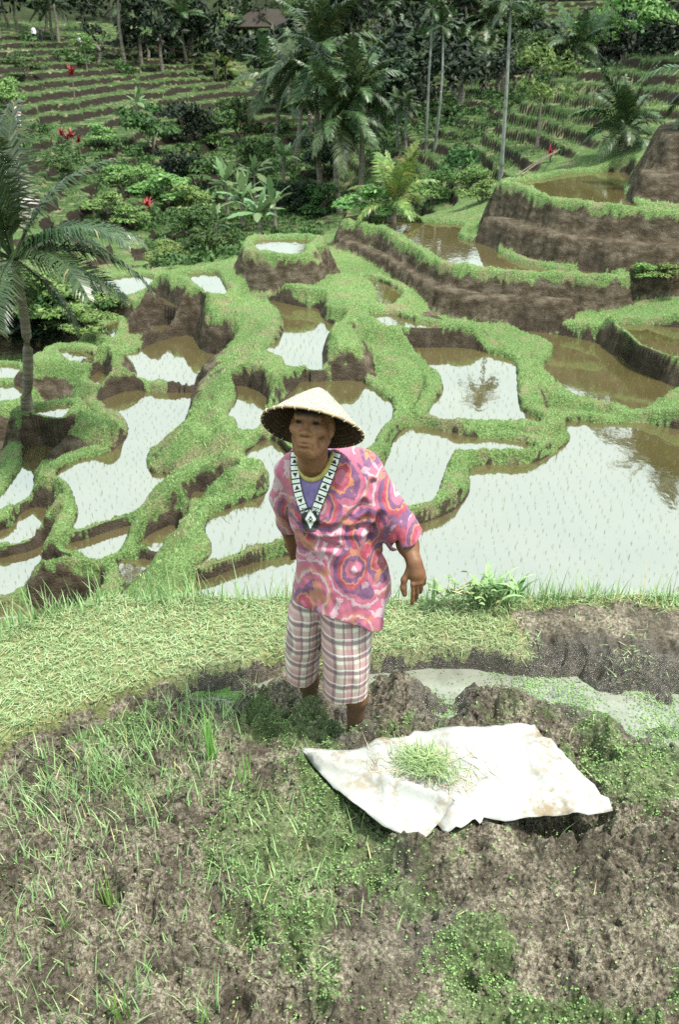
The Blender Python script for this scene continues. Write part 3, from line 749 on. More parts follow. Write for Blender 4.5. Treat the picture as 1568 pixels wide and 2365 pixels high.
for ux, uy, rad, cnt, le in CL:
    c = at_h(ux, uy, CAMH)
    q = np.c_[c[0] + R.normal(0, rad * .5, cnt), c[1] + R.normal(0, rad * .5, cnt)]
    pts.append(q); ln.append(U(.35, 1.05, cnt) * le * .78)
q = np.concatenate(pts); ln = np.concatenate(ln); n = len(q)
g3 = blade_geo(np.c_[q, fsample(q[:, 0], q[:, 1], FZ) - .008], ln, U(.0028, .0065, n), U(0, 6.283, n), U(.05, .6, n), U(.1, 1.2, n), 4)
obj('mud_grass', np_mesh('mud_grass', *g3), M_GRASS, kind='stuff', label='bright green grass sprouting in loose tufts from the mud', category='grass')
# floating fern and algae crumbs on the mud
def leaflets(P, size, tiltmax=.9):
    n = len(P); az = U(0, 6.283, n); ti = U(0, tiltmax, n)
    u = np.stack([np.cos(az), np.sin(az), np.sin(ti) * .8], -1); v = np.stack([-np.sin(az), np.cos(az), np.sin(ti - .3) * .5], -1)
    s = size[:, None]
    V = np.stack([P - u * s, P - v * s * .8, P + u * s, P + v * s * .8], 1).reshape(-1, 3)
    return V, (np.arange(n * 4).reshape(n, 4))
P = scatter_fore(330000, lambda x, y: (np.abs(np.degrees(np.arctan2(x, y))) < 36.5) * np.clip(fsample(x, y, FGR) ** 1.6 * sstep(-.2, .15, fbm(x, y, 9, 3, seed=96)) * .8 + .07, 0, 1) * (y < foot_y(x)))
for PU in PUDDLES[:2]:
    lo, hi = PU.min(0), PU.max(0)
    x = U(lo[0], hi[0], 26000); y = U(lo[1], hi[1], 26000)
    k = (poly_sd(x, y, PU) < .02) & (R.random(26000) < sstep(-.06, .22, fbm(x, y, 5, 3, seed=95)) * .8) & (fsample(x, y, FZ) < -.03)
    P = np.r_[P, np.c_[x[k], y[k], np.full(k.sum(), -.04)]]
P[:, 2] = np.maximum(P[:, 2], -.034) + .003
obj('water_fern', np_mesh('water_fern', *leaflets(P, U(.0018, .0050, len(P)))), M_WEED, kind='stuff', label='crumbly green water fern spread over the mud', category='weed')
# straw
P = scatter_fore(1500, lambda x, y: (y < foot_y(x)) * .13); n = len(P); P[:, 2] += U(.002, .014, n)
g4 = blade_geo(P, U(.02, .09, n), U(.0016, .003, n), U(0, 6.283, n), U(1.3, 1.6, n), U(-.3, .5, n), 3)
obj('straw_bits', np_mesh('straw_bits', *g4), M_STRAW, kind='stuff', label='dry straw bits lying on the mud', category='straw')
# crumbled clods
def clod_geo(P, size):
    b = np.array([(1,0,0),(-1,0,0),(0,1,0),(0,-1,0),(0,0,1),(0,0,-.6)], float)
    bf = np.array([(0,2,4),(2,1,4),(1,3,4),(3,0,4),(2,0,5),(1,2,5),(3,1,5),(0,3,5)])
    n = len(P); s = U(.6, 1.3, (n, 6, 1)) * size[:, None, None]; az = U(0, 6.283, n)
    c, si = np.cos(az), np.sin(az)
    B = b[None] * s
    X = B[..., 0] * c[:, None] - B[..., 1] * si[:, None]; Y = B[..., 0] * si[:, None] + B[..., 1] * c[:, None]
    V = np.stack([X, Y, B[..., 2]], -1) + P[:, None, :]
    return V.reshape(-1, 3), (bf[None] + (np.arange(n) * 6)[:, None, None]).reshape(-1, 3)
P = scatter_fore(16000, lambda x, y: (y < foot_y(x) + .03) * (.25 + .75 * (fbm(x, y, 3.0, 2, seed=41) > 0)) * (1 - fsample(x, y, FW) * .7))
me = np_mesh('mud_clods', *clod_geo(P, U(.003, .013, len(P)) * U(.5, 1.2, len(P))), True)
for a_ in ('wet', 'green', 'grass'): add_attr(me, a_, np.zeros(len(me.vertices)))
obj('mud_clods', me, M_MUD, kind='stuff', label='loose crumbs and clods of trampled mud', category='mud')

# ------------------------------------------------------------------ white sack spread on the mud
def sheet_mesh(name, poly, zfun, step=.016):
    lo, hi = poly.min(0), poly.max(0)
    gx, gy = np.meshgrid(np.arange(lo[0], hi[0], step), np.arange(lo[1], hi[1], step))
    x, y = gx.ravel(), gy.ravel()
    sd = poly_sd(x, y, poly); k = sd < -step * .45
    m = []
    for i in range(len(poly)):                     # boundary, densified
        a, b = poly[i], poly[(i + 1) % len(poly)]
        c = max(1, int(np.linalg.norm(b - a) / step))
        for j in range(c): m.append(a + (b - a) * j / c)
    B = np.array(m); B = B + R.normal(0, .0012, B.shape)
    allp = np.concatenate([B, np.c_[x[k], y[k]]]); nb = len(B)
    ed = [(i, (i + 1) % nb) for i in range(nb)]
    res = mgeo.delaunay_2d_cdt([Vector(p) for p in allp], ed, [], 1, 1e-6)
    V2 = np.array([tuple(v) for v in res[0]]); F = np.array([f for f in res[2] if len(f) == 3], dtype=np.int32)
    return np_mesh(name, np.c_[V2, zfun(V2[:, 0], V2[:, 1])], F, True)
def sack_z(x, y):
    sd = poly_sd(x, y, SACK_XY)
    z = SACK_Z - .012 + .045 * fbm(x, y, 3.2, 3, seed=51) + .026 * fbm(x, y, 11, 3, seed=52)
    cr = np.abs(2 * fbm(x * 1.0 + y * .55, y * .35 - x * .2, 4.2, 2, seed=53))
    z = z + .022 * np.exp(-cr * 12) + .004 * fbm(x, y, 40, 2, seed=54)
    front = sstep(at_h(784, 1880, CAMH - SACK_Z)[1] + .16, at_h(784, 1880, CAMH - SACK_Z)[1] - .02, y)
    return z - .012 * front * sstep(-.06, 0, sd)
FLAP_U = [(697,1718),(740,1737),(800,1766),(870,1788),(950,1812),(1010,1830),(1052,1841),(1035,1868),(1008,1892),(975,1927),(930,1913),(880,1890),(825,1852),(770,1808),(725,1757)]
FLAP_XY = np.array([at_h(x, y, CAMH - SACK_Z - .02)[:2] for x, y in FLAP_U])
def flap_z(x, y):
    sd = -poly_sd(x, y, FLAP_XY)
    a0, b0 = FLAP_XY[0], FLAP_XY[6]
    nrm = np.array([-(b0 - a0)[1], (b0 - a0)[0]]); nrm /= np.linalg.norm(nrm)
    dfold = np.abs((x - a0[0]) * nrm[0] + (y - a0[1]) * nrm[1])
    return sack_z(x, y) + .012 + .048 * np.exp(-((dfold - .02) / .03) ** 2) * sstep(0, .02, sd) + .01 * fbm(x, y, 6, 2, seed=58)
def sack_material():
    t = NT('woven_sack')
    n1 = t.noise(7, 5, .62); n2 = t.noise(34, 5, .7); n3 = t.noise(3.0, 3)
    s = t.rng(t.math('ADD', t.math('MULTIPLY', n1, .55), t.math('MULTIPLY', n2, .5)), .53, .64)
    s2 = t.math('MULTIPLY', s, t.rng(n3, .34, .52))
    c = t.mix(t.math('MULTIPLY', s2, .95), (.30, .305, .295), t.ramp(n2, [(.3, (.10, .06, .035)), (.7, (.22, .17, .10))]))
    mp = t.n.new('ShaderNodeMapping'); mp.inputs['Scale'].default_value = (420, 420, 1); mp.inputs['Rotation'].default_value = (0, 0, .3)
    t.l.new(t.tc(), mp.inputs[0])
    ck = t.n.new('ShaderNodeTexChecker'); ck.inputs['Scale'].default_value = 1.0; t.l.new(mp.outputs[0], ck.inputs[0])
    t.set(color=c, rough=.6, spec=.15)
    t.bump(t.math('ADD', t.math('MULTIPLY', ck.outputs[1], .3), t.noise(18, 4)), .35, .006)
    t.translucent(c, .12)
    return t.m
M_SACK = sack_material()
_c = SACK_XY.mean(0)
sack = thing('sack', (0, 0, 0), 'opened white woven plastic sack spread flat on the mud, smeared with dirt', 'sack')
so = obj('sack_sheet', sheet_mesh('sack_sheet', SACK_XY, sack_z), M_SACK, sack)
sf = obj('folded_flap', sheet_mesh('folded_flap', FLAP_XY, flap_z), M_SACK, sack, label='corner of the sack folded over itself')
for o_ in (so, sf):
    md = o_.modifiers.new('thickness', 'SOLIDIFY'); md.thickness = .003; md.offset = 0
# hem thread along the long edge
# heap of pulled grass on the sack
c = at_h(985, 1775, CAMH - SACK_Z)
n = 480
q = np.c_[c[0] + R.normal(0, .045, n), c[1] + R.normal(0, .034, n)]
q[:, 0] += (q[:, 1] - c[1]) * -.5
rr = np.exp(-((q[:, 0] - c[0]) ** 2 + (q[:, 1] - c[1]) ** 2) / (2 * .045 ** 2))
z = SACK_Z + .02 + rr * U(0, .04, n)
heap = thing('grass_heap', (0, 0, 0), 'loose heap of freshly pulled green grass lying on the white sack', 'grass heap')
obj('grass_blades', np_mesh('grass_blades', *blade_geo(np.c_[q, z], U(.035, .11, n), U(.0022, .0045, n), U(0, 6.283, n), U(1.1, 1.6, n), U(-.3, .6, n), 3)), M_GRASS, heap)
n = 220
ang = U(0, 6.283, n)
q = np.c_[c[0] + np.cos(ang) * U(.02, .2, n) * 1.4, c[1] + np.sin(ang) * U(.02, .16, n)]
obj('grass_roots', np_mesh('grass_roots', *blade_geo(np.c_[q, sack_z(q[:, 0], q[:, 1]) + .006], U(.03, .12, n), U(.0018, .003, n), U(0, 6.283, n), U(1.4, 1.6, n), U(-.2, .3, n), 3)), M_STRAW, heap)
# upright rice tufts in the mud
for ux, uy, hh, nb, lab in [(488,1762,.30,16,'tall upright rice tuft left of the woman, standing in mud'), (565,1815,.14,12,'short rice tuft beside the left corner of the white sack'),
                        (240,2075,.16,7,'thin rice tuft in bare mud at the lower left'), (470,2362,.17,5,'rice tuft at the bottom edge, the blades cut by the frame'),
                        (275,2345,.17,9,'dark rice tuft in the bottom left corner'), (150,2150,.09,6,'tiny rice tuft in brown mud at the far left')]:
    c = at_h(ux, uy, CAMH); n = nb
    q = np.c_[R.normal(0, .014, n), R.normal(0, .012, n), np.zeros(n)]
    tf = thing('rice_tuft', (c[0], c[1], float(fsample(c[0], c[1], FZ)) - .01), lab, 'rice plant', 'rice tufts in the near mud')
    obj('leaf_blades', np_mesh('leaf_blades', *blade_geo(q, U(.6, 1.05, n) * hh, U(.006, .010, n), U(0, 6.283, n), U(.0, .16, n), U(0, .3, n), 4)), M_RICE, tf)
# leafy weed by the hand
def leaf_clump(n, rx, ry, rz, sz):
    P = np.c_[R.normal(0, rx, n), R.normal(0, ry, n), np.abs(R.normal(0, rz, n))]
    az = np.arctan2(P[:, 1], P[:, 0]) + R.normal(0, .8, n)
    return blade_geo(P, U(.6, 1.3, n) * sz, U(.5, .8, n) * sz, az, U(.5, 1.3, n), U(.1, .9, n), 3)
c = at_h(1068, 1372, CAMH - .18)
wd = thing('leafy_weed', (c[0], c[1], c[2] - .02), 'low leafy weed with broad bright leaves on the bund beside the hand', 'weed')
obj('foliage', np_mesh('foliage', *join_geo([leaf_clump(150, .085, .03, .035, .026), leaf_clump(34, .08, .03, .05, .045)])), M_GRASS, wd)
for k in range(8):
    obj('stem', np_mesh('stem', *tube_geo(np.array([(R.normal(0, .08), R.normal(0, .02), 0), (R.normal(0, .08), R.normal(0, .02), U(.05, .10, 1)[0])]), np.array([.003, .002]), 4)), M_STRAW, wd)
c = at_h(1150, 1372, CAMH - .18)
fr = thing('fern_weed', (c[0], c[1], c[2] - .02), 'drooping fern-leaved weed on the bund edge in front of the large pond', 'weed')
n = 26
P = np.c_[R.normal(0, .05, n), R.normal(0, .03, n), U(0, .03, n)]
obj('foliage', np_mesh('foliage', *join_geo([blade_geo(P, U(.09, .17, n), U(.016, .03, n), U(-.6, 3.7, n), U(.1, .6, n), U(.9, 1.9, n), 5), leaf_clump(70, .05, .03, .03, .028)])), M_GRASS, fr)
c = at_h(1000, 1382, CAMH - .18)
st = thing('green_stalk', (c[0], c[1], c[2] - .02), 'single thick upright green stalk just right of the hand', 'stalk')
obj('stalk', np_mesh('stalk', *blade_geo(np.array([[0, 0, 0], [.004, 0, 0]]), np.array([.145, .12]), np.array([.014, .012]), np.array([1.5, 1.2]), np.array([.0, .05]), np.array([.02, .05]), 3)), M_GRASS, st)
# ------------------------------------------------------------------ the woman: distance fields turned into smooth meshes
class Field:
    def __init__(s, lo, hi, vs):
        s.lo = np.array(lo, float); s.vs = vs
        s.n = np.ceil((np.array(hi) - s.lo) / vs).astype(int) + 1
        s.D = np.full(s.n, 0.5, dtype=np.float32); s.rs = 1.0
    def block(s, lo, hi, pad):
        a = np.clip(np.floor((np.array(lo) - pad - s.lo) / s.vs).astype(int), 0, s.n)
        b = np.clip(np.ceil((np.array(hi) + pad - s.lo) / s.vs).astype(int) + 1, 0, s.n)
        sl = tuple(slice(a[i], b[i]) for i in range(3))
        ax = [s.lo[i] + np.arange(a[i], b[i]) * s.vs for i in range(3)]
        return sl, np.meshgrid(*ax, indexing='ij')
    def add(s, fn, lo, hi, k=.02, sub=False, pad=.03):
        sl, (x, y, z) = s.block(lo, hi, pad + k)
        if x.size == 0: return
        d = fn(x, y, z).astype(np.float32); o = s.D[sl]
        if sub:
            d = -d; h = np.maximum(k - np.abs(o - d), 0) / max(k, 1e-6)
            s.D[sl] = np.maximum(o, d) + h * h * k * .25
        else:
            h = np.maximum(k - np.abs(o - d), 0) / max(k, 1e-6)
            s.D[sl] = np.minimum(o, d) - h * h * k * .25
    def cone(s, a, b, ra, rb, k=.02, sub=False):
        ra, rb, k = ra * s.rs, rb * s.rs, k * s.rs
        a, b = np.array(a, float), np.array(b, float); e = b - a; l2 = e @ e + 1e-12
        def fn(x, y, z):
            t = np.clip(((x - a[0]) * e[0] + (y - a[1]) * e[1] + (z - a[2]) * e[2]) / l2, 0, 1)
            return np.sqrt((x - a[0] - e[0] * t) ** 2 + (y - a[1] - e[1] * t) ** 2 + (z - a[2] - e[2] * t) ** 2) - (ra + (rb - ra) * t)
        r = max(ra, rb)
        s.add(fn, np.minimum(a, b) - r, np.maximum(a, b) + r, k, sub)
    def ell(s, c, r, k=.02, sub=False, fr=None):
        """ellipsoid; fr = 3x3 rows of local axes"""
        c = np.array(c, float); r = np.array(r, float) * s.rs; k = k * s.rs
        fr = np.eye(3) if fr is None else fr
        def fn(x, y, z):
            p = [(x - c[0]) * fr[i][0] + (y - c[1]) * fr[i][1] + (z - c[2]) * fr[i][2] for i in range(3)]
            k0 = np.sqrt(sum((p[i] / r[i]) ** 2 for i in range(3))); k1 = np.sqrt(sum((p[i] / r[i] ** 2) ** 2 for i in range(3))) + 1e-9
            return k0 * (k0 - 1) / k1
        m = r.max(); s.add(fn, c - m, c + m, k, sub)
    def loft(s, rows, k=.02, sub=False):
        """rows: z, cx, cy, rx, ry from low to high"""
        T = np.array(sorted(rows))
        def fn(x, y, z):
            cx, cy, rx, ry = (np.interp(z, T[:, 0], T[:, i]) for i in (1, 2, 3, 4))
            q = np.sqrt(((x - cx) / rx) ** 2 + ((y - cy) / ry) ** 2)
            d = (q - 1) * np.minimum(rx, ry)
            return np.maximum(d, np.maximum(T[0, 0] - z, z - T[-1, 0]))
        m = T[:, 3:].max()
        s.add(fn, (T[:, 1].min() - m, T[:, 2].min() - m, T[0, 0]), (T[:, 1].max() + m, T[:, 2].max() + m, T[-1, 0]), k, sub)
    def nets(s):
        D = s.D; S = D < 0
        c = S[:-1, :-1, :-1].astype(np.int8)
        for dx in (0, 1):
            for dy in (0, 1):
                for dz in (0, 1):
                    if dx + dy + dz: c = c + S[dx:D.shape[0] - 1 + dx, dy:D.shape[1] - 1 + dy, dz:D.shape[2] - 1 + dz]
        I = np.argwhere((c > 0) & (c < 8))
        vid = np.full(c.shape, -1, np.int32); vid[tuple(I.T)] = np.arange(len(I))
        off = np.array([(a, b, d) for a in (0, 1) for b in (0, 1) for d in (0, 1)])
        val = [D[tuple((I + o).T)] for o in off]
        acc = np.zeros((len(I), 3)); cnt = np.zeros(len(I))
        for i in range(8):
            for j in range(i + 1, 8):
                if np.abs(off[i] - off[j]).sum() != 1: continue
                m = (val[i] < 0) != (val[j] < 0)
                t = np.where(m, val[i] / np.where(m, val[i] - val[j], 1), 0)
                acc += m[:, None] * (off[i] + t[:, None] * (off[j] - off[i])); cnt += m
        V = s.lo + (I + acc / cnt[:, None]) * s.vs
        Fs = []
        for ax in range(3):
            u, v = [(1, 2), (2, 0), (0, 1)][ax]
            sa = [slice(None)] * 3; sb = [slice(None)] * 3
            sa[ax] = slice(0, -1); sb[ax] = slice(1, None)
            A, B = S[tuple(sa)], S[tuple(sb)]
            E = np.argwhere(A != B)
            E = E[(E[:, u] > 0) & (E[:, v] > 0) & (E[:, u] < s.n[u] - 1) & (E[:, v] < s.n[v] - 1)]
            ins = A[tuple(E.T)]
            def g(du, dv):
                q = E.copy(); q[:, u] += du; q[:, v] += dv; return vid[tuple(q.T)]
            q = np.stack([g(-1, -1), g(0, -1), g(0, 0), g(-1, 0)], -1)
            q[~ins] = q[~ins][:, ::-1]
            Fs.append(q)
        return V, np.concatenate(Fs)
def smooth_vf(V, F, it=1):
    e = np.concatenate([F[:, [0, 1]], F[:, [1, 2]], F[:, [2, 3]], F[:, [3, 0]]])
    for _ in range(it):
        acc = np.zeros_like(V); cn = np.zeros(len(V))
        np.add.at(acc, e[:, 0], V[e[:, 1]]); np.add.at(cn, e[:, 0], 1)
        V = .5 * V + .5 * acc / np.maximum(cn, 1)[:, None]
    return V
def w(x, y, Y): return at_Y(x, y, Y)
def nrm(v): return v / np.linalg.norm(v)

# head frame: looks towards the lens, turned a little to the left of the picture
HC = w(722, 975, 2.655)
_v = nrm(HC - np.array([0, 0, CAMH]))
_rt = np.array([1., 0, 0]); _rt = nrm(_rt - _v * (_rt @ _v)); _up = nrm(np.cross(_rt, _v))
_roll = math.radians(6)
hr = nrm(_rt * math.cos(_roll) - _up * math.sin(_roll)); hu = nrm(_up * math.cos(_roll) + _rt * math.sin(_roll))
_yaw = math.radians(14); _pt = math.radians(4)
hf = nrm(-_v * math.cos(_yaw) - hr * math.sin(_yaw))
hr = nrm(hr - hf * (hr @ hf)); hu = nrm(np.cross(hf, hr)); hu = hu if hu @ _up > 0 else -hu
HF = np.array([hr, hu, hf])
HS = .90
def hp(a, b, c): return HC + (hr * a + hu * b + hf * c) * HS       # right of picture, up, towards the lens

B = Field((-.36, 2.30, -.16), (.42, 3.06, 1.46), .0037)
# head
B.rs = HS
B.ell(hp(0, .025, -.018), (.070, .092, .088), .01, fr=HF)
B.ell(hp(0, -.048, .028), (.057, .072, .060), .03, fr=HF)
B.cone(hp(-.012, -.104, .050), hp(.012, -.104, .050), .021, .021, .025)
for sx in (-1, 1):
    B.ell(hp(.046 * sx, -.026, .052), (.021, .019, .022), .022, fr=HF)
    B.cone(hp(.046 * sx, -.058, .0), hp(.024 * sx, -.096, .040), .021, .020, .028)
    B.ell(hp(.072 * sx, -.015, -.008), (.009, .030, .017), .008, fr=HF)
B.cone(hp(-.036, .020, .068), hp(.036, .020, .068), .016, .016, .018)
B.ell(hp(0, -.072, .066), (.030, .024, .019), .022, fr=HF)                      # muzzle
for sx in (-1, 1):
    B.ell(hp(.031 * sx, -.003, .090), (.020, .0115, .018), .010, True, HF)     # eye hollows
    B.ell(hp(.031 * sx, -.003, .0655), (.0140, .0120, .0125), .003, fr=HF)     # eyeballs
    B.cone(hp(.016 * sx, .0075, .0785), hp(.046 * sx, .004, .0715), .0044, .0040, .004)   # upper lids
    B.cone(hp(.017 * sx, -.0145, .0765), hp(.045 * sx, -.0125, .0715), .0046, .0042, .005)  # bags
    B.ell(hp(.049 * sx, -.064, .050), (.009, .013, .009), .022, True, HF)      # hollow cheeks
    B.ell(hp(.038 * sx, -.030, .066), (.017, .014, .015), .016, fr=HF)         # round of the cheek
    B.cone(hp(.020 * sx, -.040, .092), hp(.035 * sx, -.078, .078), .0032, .0026, .006, True)   # folds beside the mouth
    B.cone(hp(.030 * sx, -.082, .078), hp(.026 * sx, -.100, .070), .0024, .0022, .005, True)
B.cone(hp(0, .010, .074), hp(0, -.034, .092), .0085, .0115, .012)
B.ell(hp(0, -.040, .0975), (.0140, .0110, .0120), .007, fr=HF)
for sx in (-1, 1):
    B.ell(hp(.0165 * sx, -.0425, .0865), (.0100, .0090, .0110), .006, fr=HF)
    B.ell(hp(.0085 * sx, -.0515, .0945), (.0042, .0030, .0050), .002, True, HF)
B.cone(hp(-.022, -.0695, .0795), hp(0, -.0665, .0875), .0042, .0052, .005); B.cone(hp(.022, -.0695, .0795), hp(0, -.0665, .0875), .0042, .0052, .005)
B.cone(hp(-.018, -.0800, .0800), hp(.018, -.0800, .0800), .0058, .0058, .007)
B.cone(hp(-.024, -.0738, .0910), hp(.024, -.0738, .0910), .0034, .0034, .003, True)
B.ell(hp(0, -.0925, .084), (.020, .0045, .010), .007, True, HF)
# neck and trunk
B.rs = 1.0
NB = w(722, 1090, 2.735)
B.cone(hp(0, -.055, -.025), NB, .047, .052, .03)
for sx in (-1, 1): B.cone(hp(.030 * sx, -.07, .0), NB + np.array([.018 * sx, -.040, -.005]), .009, .008, .012)
B.cone(w(680, 1090, 2.76), w(832, 1092, 2.75), .040, .042, .04)
B.ell(w(755, 1150, 2.76), (.105, .085, .13), .04)
B.cone(w(765, 1190, 2.76), w(775, 1330, 2.75), .10, .105, .05)
# legs
B.cone(w(815, 1350, 2.73), w(806, 1500, 2.68), .075, .062, .03)
B.cone(w(806, 1500, 2.68), w(824, 1610, 2.70), .056, .038, .03)
B.cone(w(824, 1610, 2.70), w(818, 1710, 2.74), .038, .029, .03)
B.cone(w(818, 1712, 2.74), w(800, 1745, 2.66), .030, .026, .03)
B.cone(w(725, 1350, 2.79), w(705, 1480, 2.80), .075, .060, .03)
B.cone(w(705, 1480, 2.80), w(712, 1570, 2.86), .052, .038, .03)
B.cone(w(712, 1570, 2.86), w(716, 1650, 2.90), .038, .029, .03)
B.cone(w(716, 1650, 2.90), w(706, 1672, 2.84), .029, .026, .03)
# arm hanging at the right of the picture
sh, elb, wri = w(842, 1095, 2.75), w(930, 1222, 2.72), w(957, 1298, 2.63)
B.cone(sh, elb, .047, .037, .03)
B.cone(elb, w(942, 1258, 2.685), .037, .036, .02)
B.cone(w(942, 1258, 2.685), wri, .034, .0235, .02)
hd = nrm(w(966, 1345, 2.60) - wri); hx = nrm(np.array([1, .25, .05]) - hd * (np.array([1, .25, .05]) @ hd)); hn = np.cross(hx, hd); hn = hn if hn[1] < 0 else -hn    # hn: back of the hand, to the lens
def hq(a, b, c): return wri + hx * a + hd * b + hn * c
B.ell(hq(.002, .042, 0), (.029, .042, .013), .016, fr=np.array([hx, hd, hn]))
B.cone(hq(-.002, .0, 0), hq(0, .04, .002), .021, .022, .02)
for i, (px, ln_, cu) in enumerate([(-.021, .078, .30), (-.006, .082, .55), (.009, .074, .85), (.022, .058, 1.05)]):
    p0 = hq(px, .072 - .012 * (i == 3), .004)
    B.ell(p0, (.0092, .0092, .0085), .006)
    ang = .18
    for seg in (.44, .32, .26):
        ang += cu * .55
        dv = hd * math.cos(ang) - hn * math.sin(ang) + hx * (-.07 + .05 * i)
        p1 = p0 + nrm(dv) * ln_ * seg
        B.cone(p0, p1, .0078, .0068, .002); p0 = p1
p0 = hq(-.022, .022, -.004)
for a_, l_ in (((-.55, .8, -.25), .038), ((-.20, 1, -.30), .030), ((.05, 1, -.25), .024)):
    p1 = p0 + nrm(hx * a_[0] + hd * a_[1] + hn * a_[2]) * l_
    B.cone(p0, p1, .0115, .0095, .008); p0 = p1
# arm bent behind the back at the left of the picture
s2, e2, w2_ = w(672, 1098, 2.79), w(662, 1205, 2.90), w(676, 1258, 2.93)
B.cone(s2, e2, .043, .036, .03); B.cone(e2, w2_, .034, .024, .02)
B.ell(w(678, 1262, 2.93), (.028, .02, .035), .015)
for i in range(4): B.cone(w(670 + 5 * i, 1268, 2.925), w(674 + 6 * i, 1290 - 2 * i, 2.93), .0085, .0075, .003)
cam_p = np.array([0, 0, CAMH])
hc = w(720, 993, 2.648)
v_ = nrm(hc - cam_p); r_ = nrm(np.array([1., 0, 0]) - v_ * v_[0]); u_ = nrm(np.cross(r_, v_)); u_ = u_ if u_[2] > 0 else -u_
ra = math.radians(11); ta = math.radians(20)
axh = nrm(math.cos(ta) * (u_ * math.cos(ra) + r_ * math.sin(ra)) + math.sin(ta) * v_)
e1 = nrm(r_ - axh * (r_ @ axh)); e2_ = np.cross(axh, e1)
RH, HH, NA = .163, .150, 144
sl, (gx, gy, gz) = B.block(HC - .2, HC + .2, 0)
ph = (gx - hc[0]) * axh[0] + (gy - hc[1]) * axh[1] + (gz - hc[2]) * axh[2]
pr = np.sqrt(np.maximum(0, (gx - hc[0]) ** 2 + (gy - hc[1]) ** 2 + (gz - hc[2]) ** 2 - ph ** 2))
B.D[sl] = np.where(ph > .0, np.maximum(B.D[sl], (pr - RH * (1 - (ph + .016) / HH)) * .68), B.D[sl])
bv, bf = B.nets(); bv = smooth_vf(bv, bf, 1)
bme = np_mesh('body', bv, bf, True)
lc = (bv - HC) @ HF.T / HS
def blob(c, r): return np.exp(-(((lc - np.array(c)) / np.array(r)) ** 2).sum(1))
onhead = (np.linalg.norm(lc, axis=1) < .16)
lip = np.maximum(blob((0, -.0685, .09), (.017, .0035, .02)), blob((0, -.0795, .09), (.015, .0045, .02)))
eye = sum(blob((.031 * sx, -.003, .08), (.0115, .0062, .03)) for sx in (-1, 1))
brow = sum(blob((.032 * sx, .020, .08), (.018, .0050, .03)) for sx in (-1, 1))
shade = .8 * blob((.050, -.050, .05), (.013, .013, .03)) + .4 * sum(blob((.033 * sx, -.020, .07), (.018, .010, .03)) for sx in (-1, 1)) + .3 * blob((0, -.1, .07), (.02, .012, .03))  # cheek spot, plus shade painted under the eyes and on the chin
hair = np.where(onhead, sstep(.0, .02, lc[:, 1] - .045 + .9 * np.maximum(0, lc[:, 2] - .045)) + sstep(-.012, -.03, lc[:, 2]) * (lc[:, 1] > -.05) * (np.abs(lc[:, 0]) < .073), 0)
add_attr(bme, 'lip', lip); add_attr(bme, 'eye', np.clip(eye * 1.8 + .75 * blob((0, -.0742, .09), (.022, .0028, .02)) + sum(blob((.0085 * sx, -.051, .095), (.004, .0028, .02)) for sx in (-1, 1)), 0, 1)); add_attr(bme, 'brow', brow * .75); add_attr(bme, 'spot', np.clip(shade, 0, 1)); add_attr(bme, 'hair', np.clip(hair, 0, 1))  # eye mask also paints shade into the mouth line and nostrils
mud_leg = sstep(.22, .14, bv[:, 2] + .03 * fbm(bv[:, 0], bv[:, 2], 30, 2))
add_attr(bme, 'mud', mud_leg); add_attr(bme, 'tan', np.where(np.linalg.norm(lc, axis=1) > .2, 1.0, 0.0))  # skin darker away from the head
t = NT('weathered_skin')
n1 = t.noise(40, 5, .65); n2 = t.noise(160, 3, .6); n3 = t.noise(12, 3)
c = t.ramp(n3, [(.3, (.15, .066, .032)), (.7, (.25, .122, .062))])
c = t.mix(t.rng(n1, .5, .75, 0, .5), c, (.08, .04, .022))
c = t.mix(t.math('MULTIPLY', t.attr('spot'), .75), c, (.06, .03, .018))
c = t.mix(t.math('MULTIPLY', t.attr('lip'), .6), c, (.27, .10, .075))
c = t.mix(t.attr('brow'), c, (.05, .035, .025))
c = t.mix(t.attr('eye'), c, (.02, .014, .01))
c = t.mix(t.math('MULTIPLY', t.attr('tan'), .6), c, (.075, .034, .017))
c = t.mix(t.math('MULTIPLY', t.attr('mud'), .7), c, (.085, .055, .038))
c = t.mix(t.attr('hair'), c, (.02, .017, .015))
t.set(color=c, rough=.5, spec=t.math('MULTIPLY', t.math('SUBTRACT', 1.0, t.math('MAXIMUM', t.attr('eye'), t.attr('brow'))), .25))
t.b.inputs['Subsurface Weight'].default_value = .06
t.b.inputs['Subsurface Radius'].default_value = (.012, .005, .003)
t.bump(t.math('ADD', n1, n2), .35, .0025)
M_SKIN = t.m
bx, by, _ = w(790, 1690, 2.72)
woman = thing('person', (bx, by, 0), 'person in a pink patterned tunic, plaid shorts and conical woven hat standing in mud', 'person')
def wpart(name, me, mat, parent=None, **kw):
    """world-space mesh made a child of the woman"""
    o = obj(name, me, mat, parent or woman, **kw)
    if parent is None: me.transform(Matrix.Translation((-bx, -by, 0)))
    else: me.transform(Matrix.Translation((-bx, -by, 0)))
    return o
wpart('body', bme, M_SKIN)

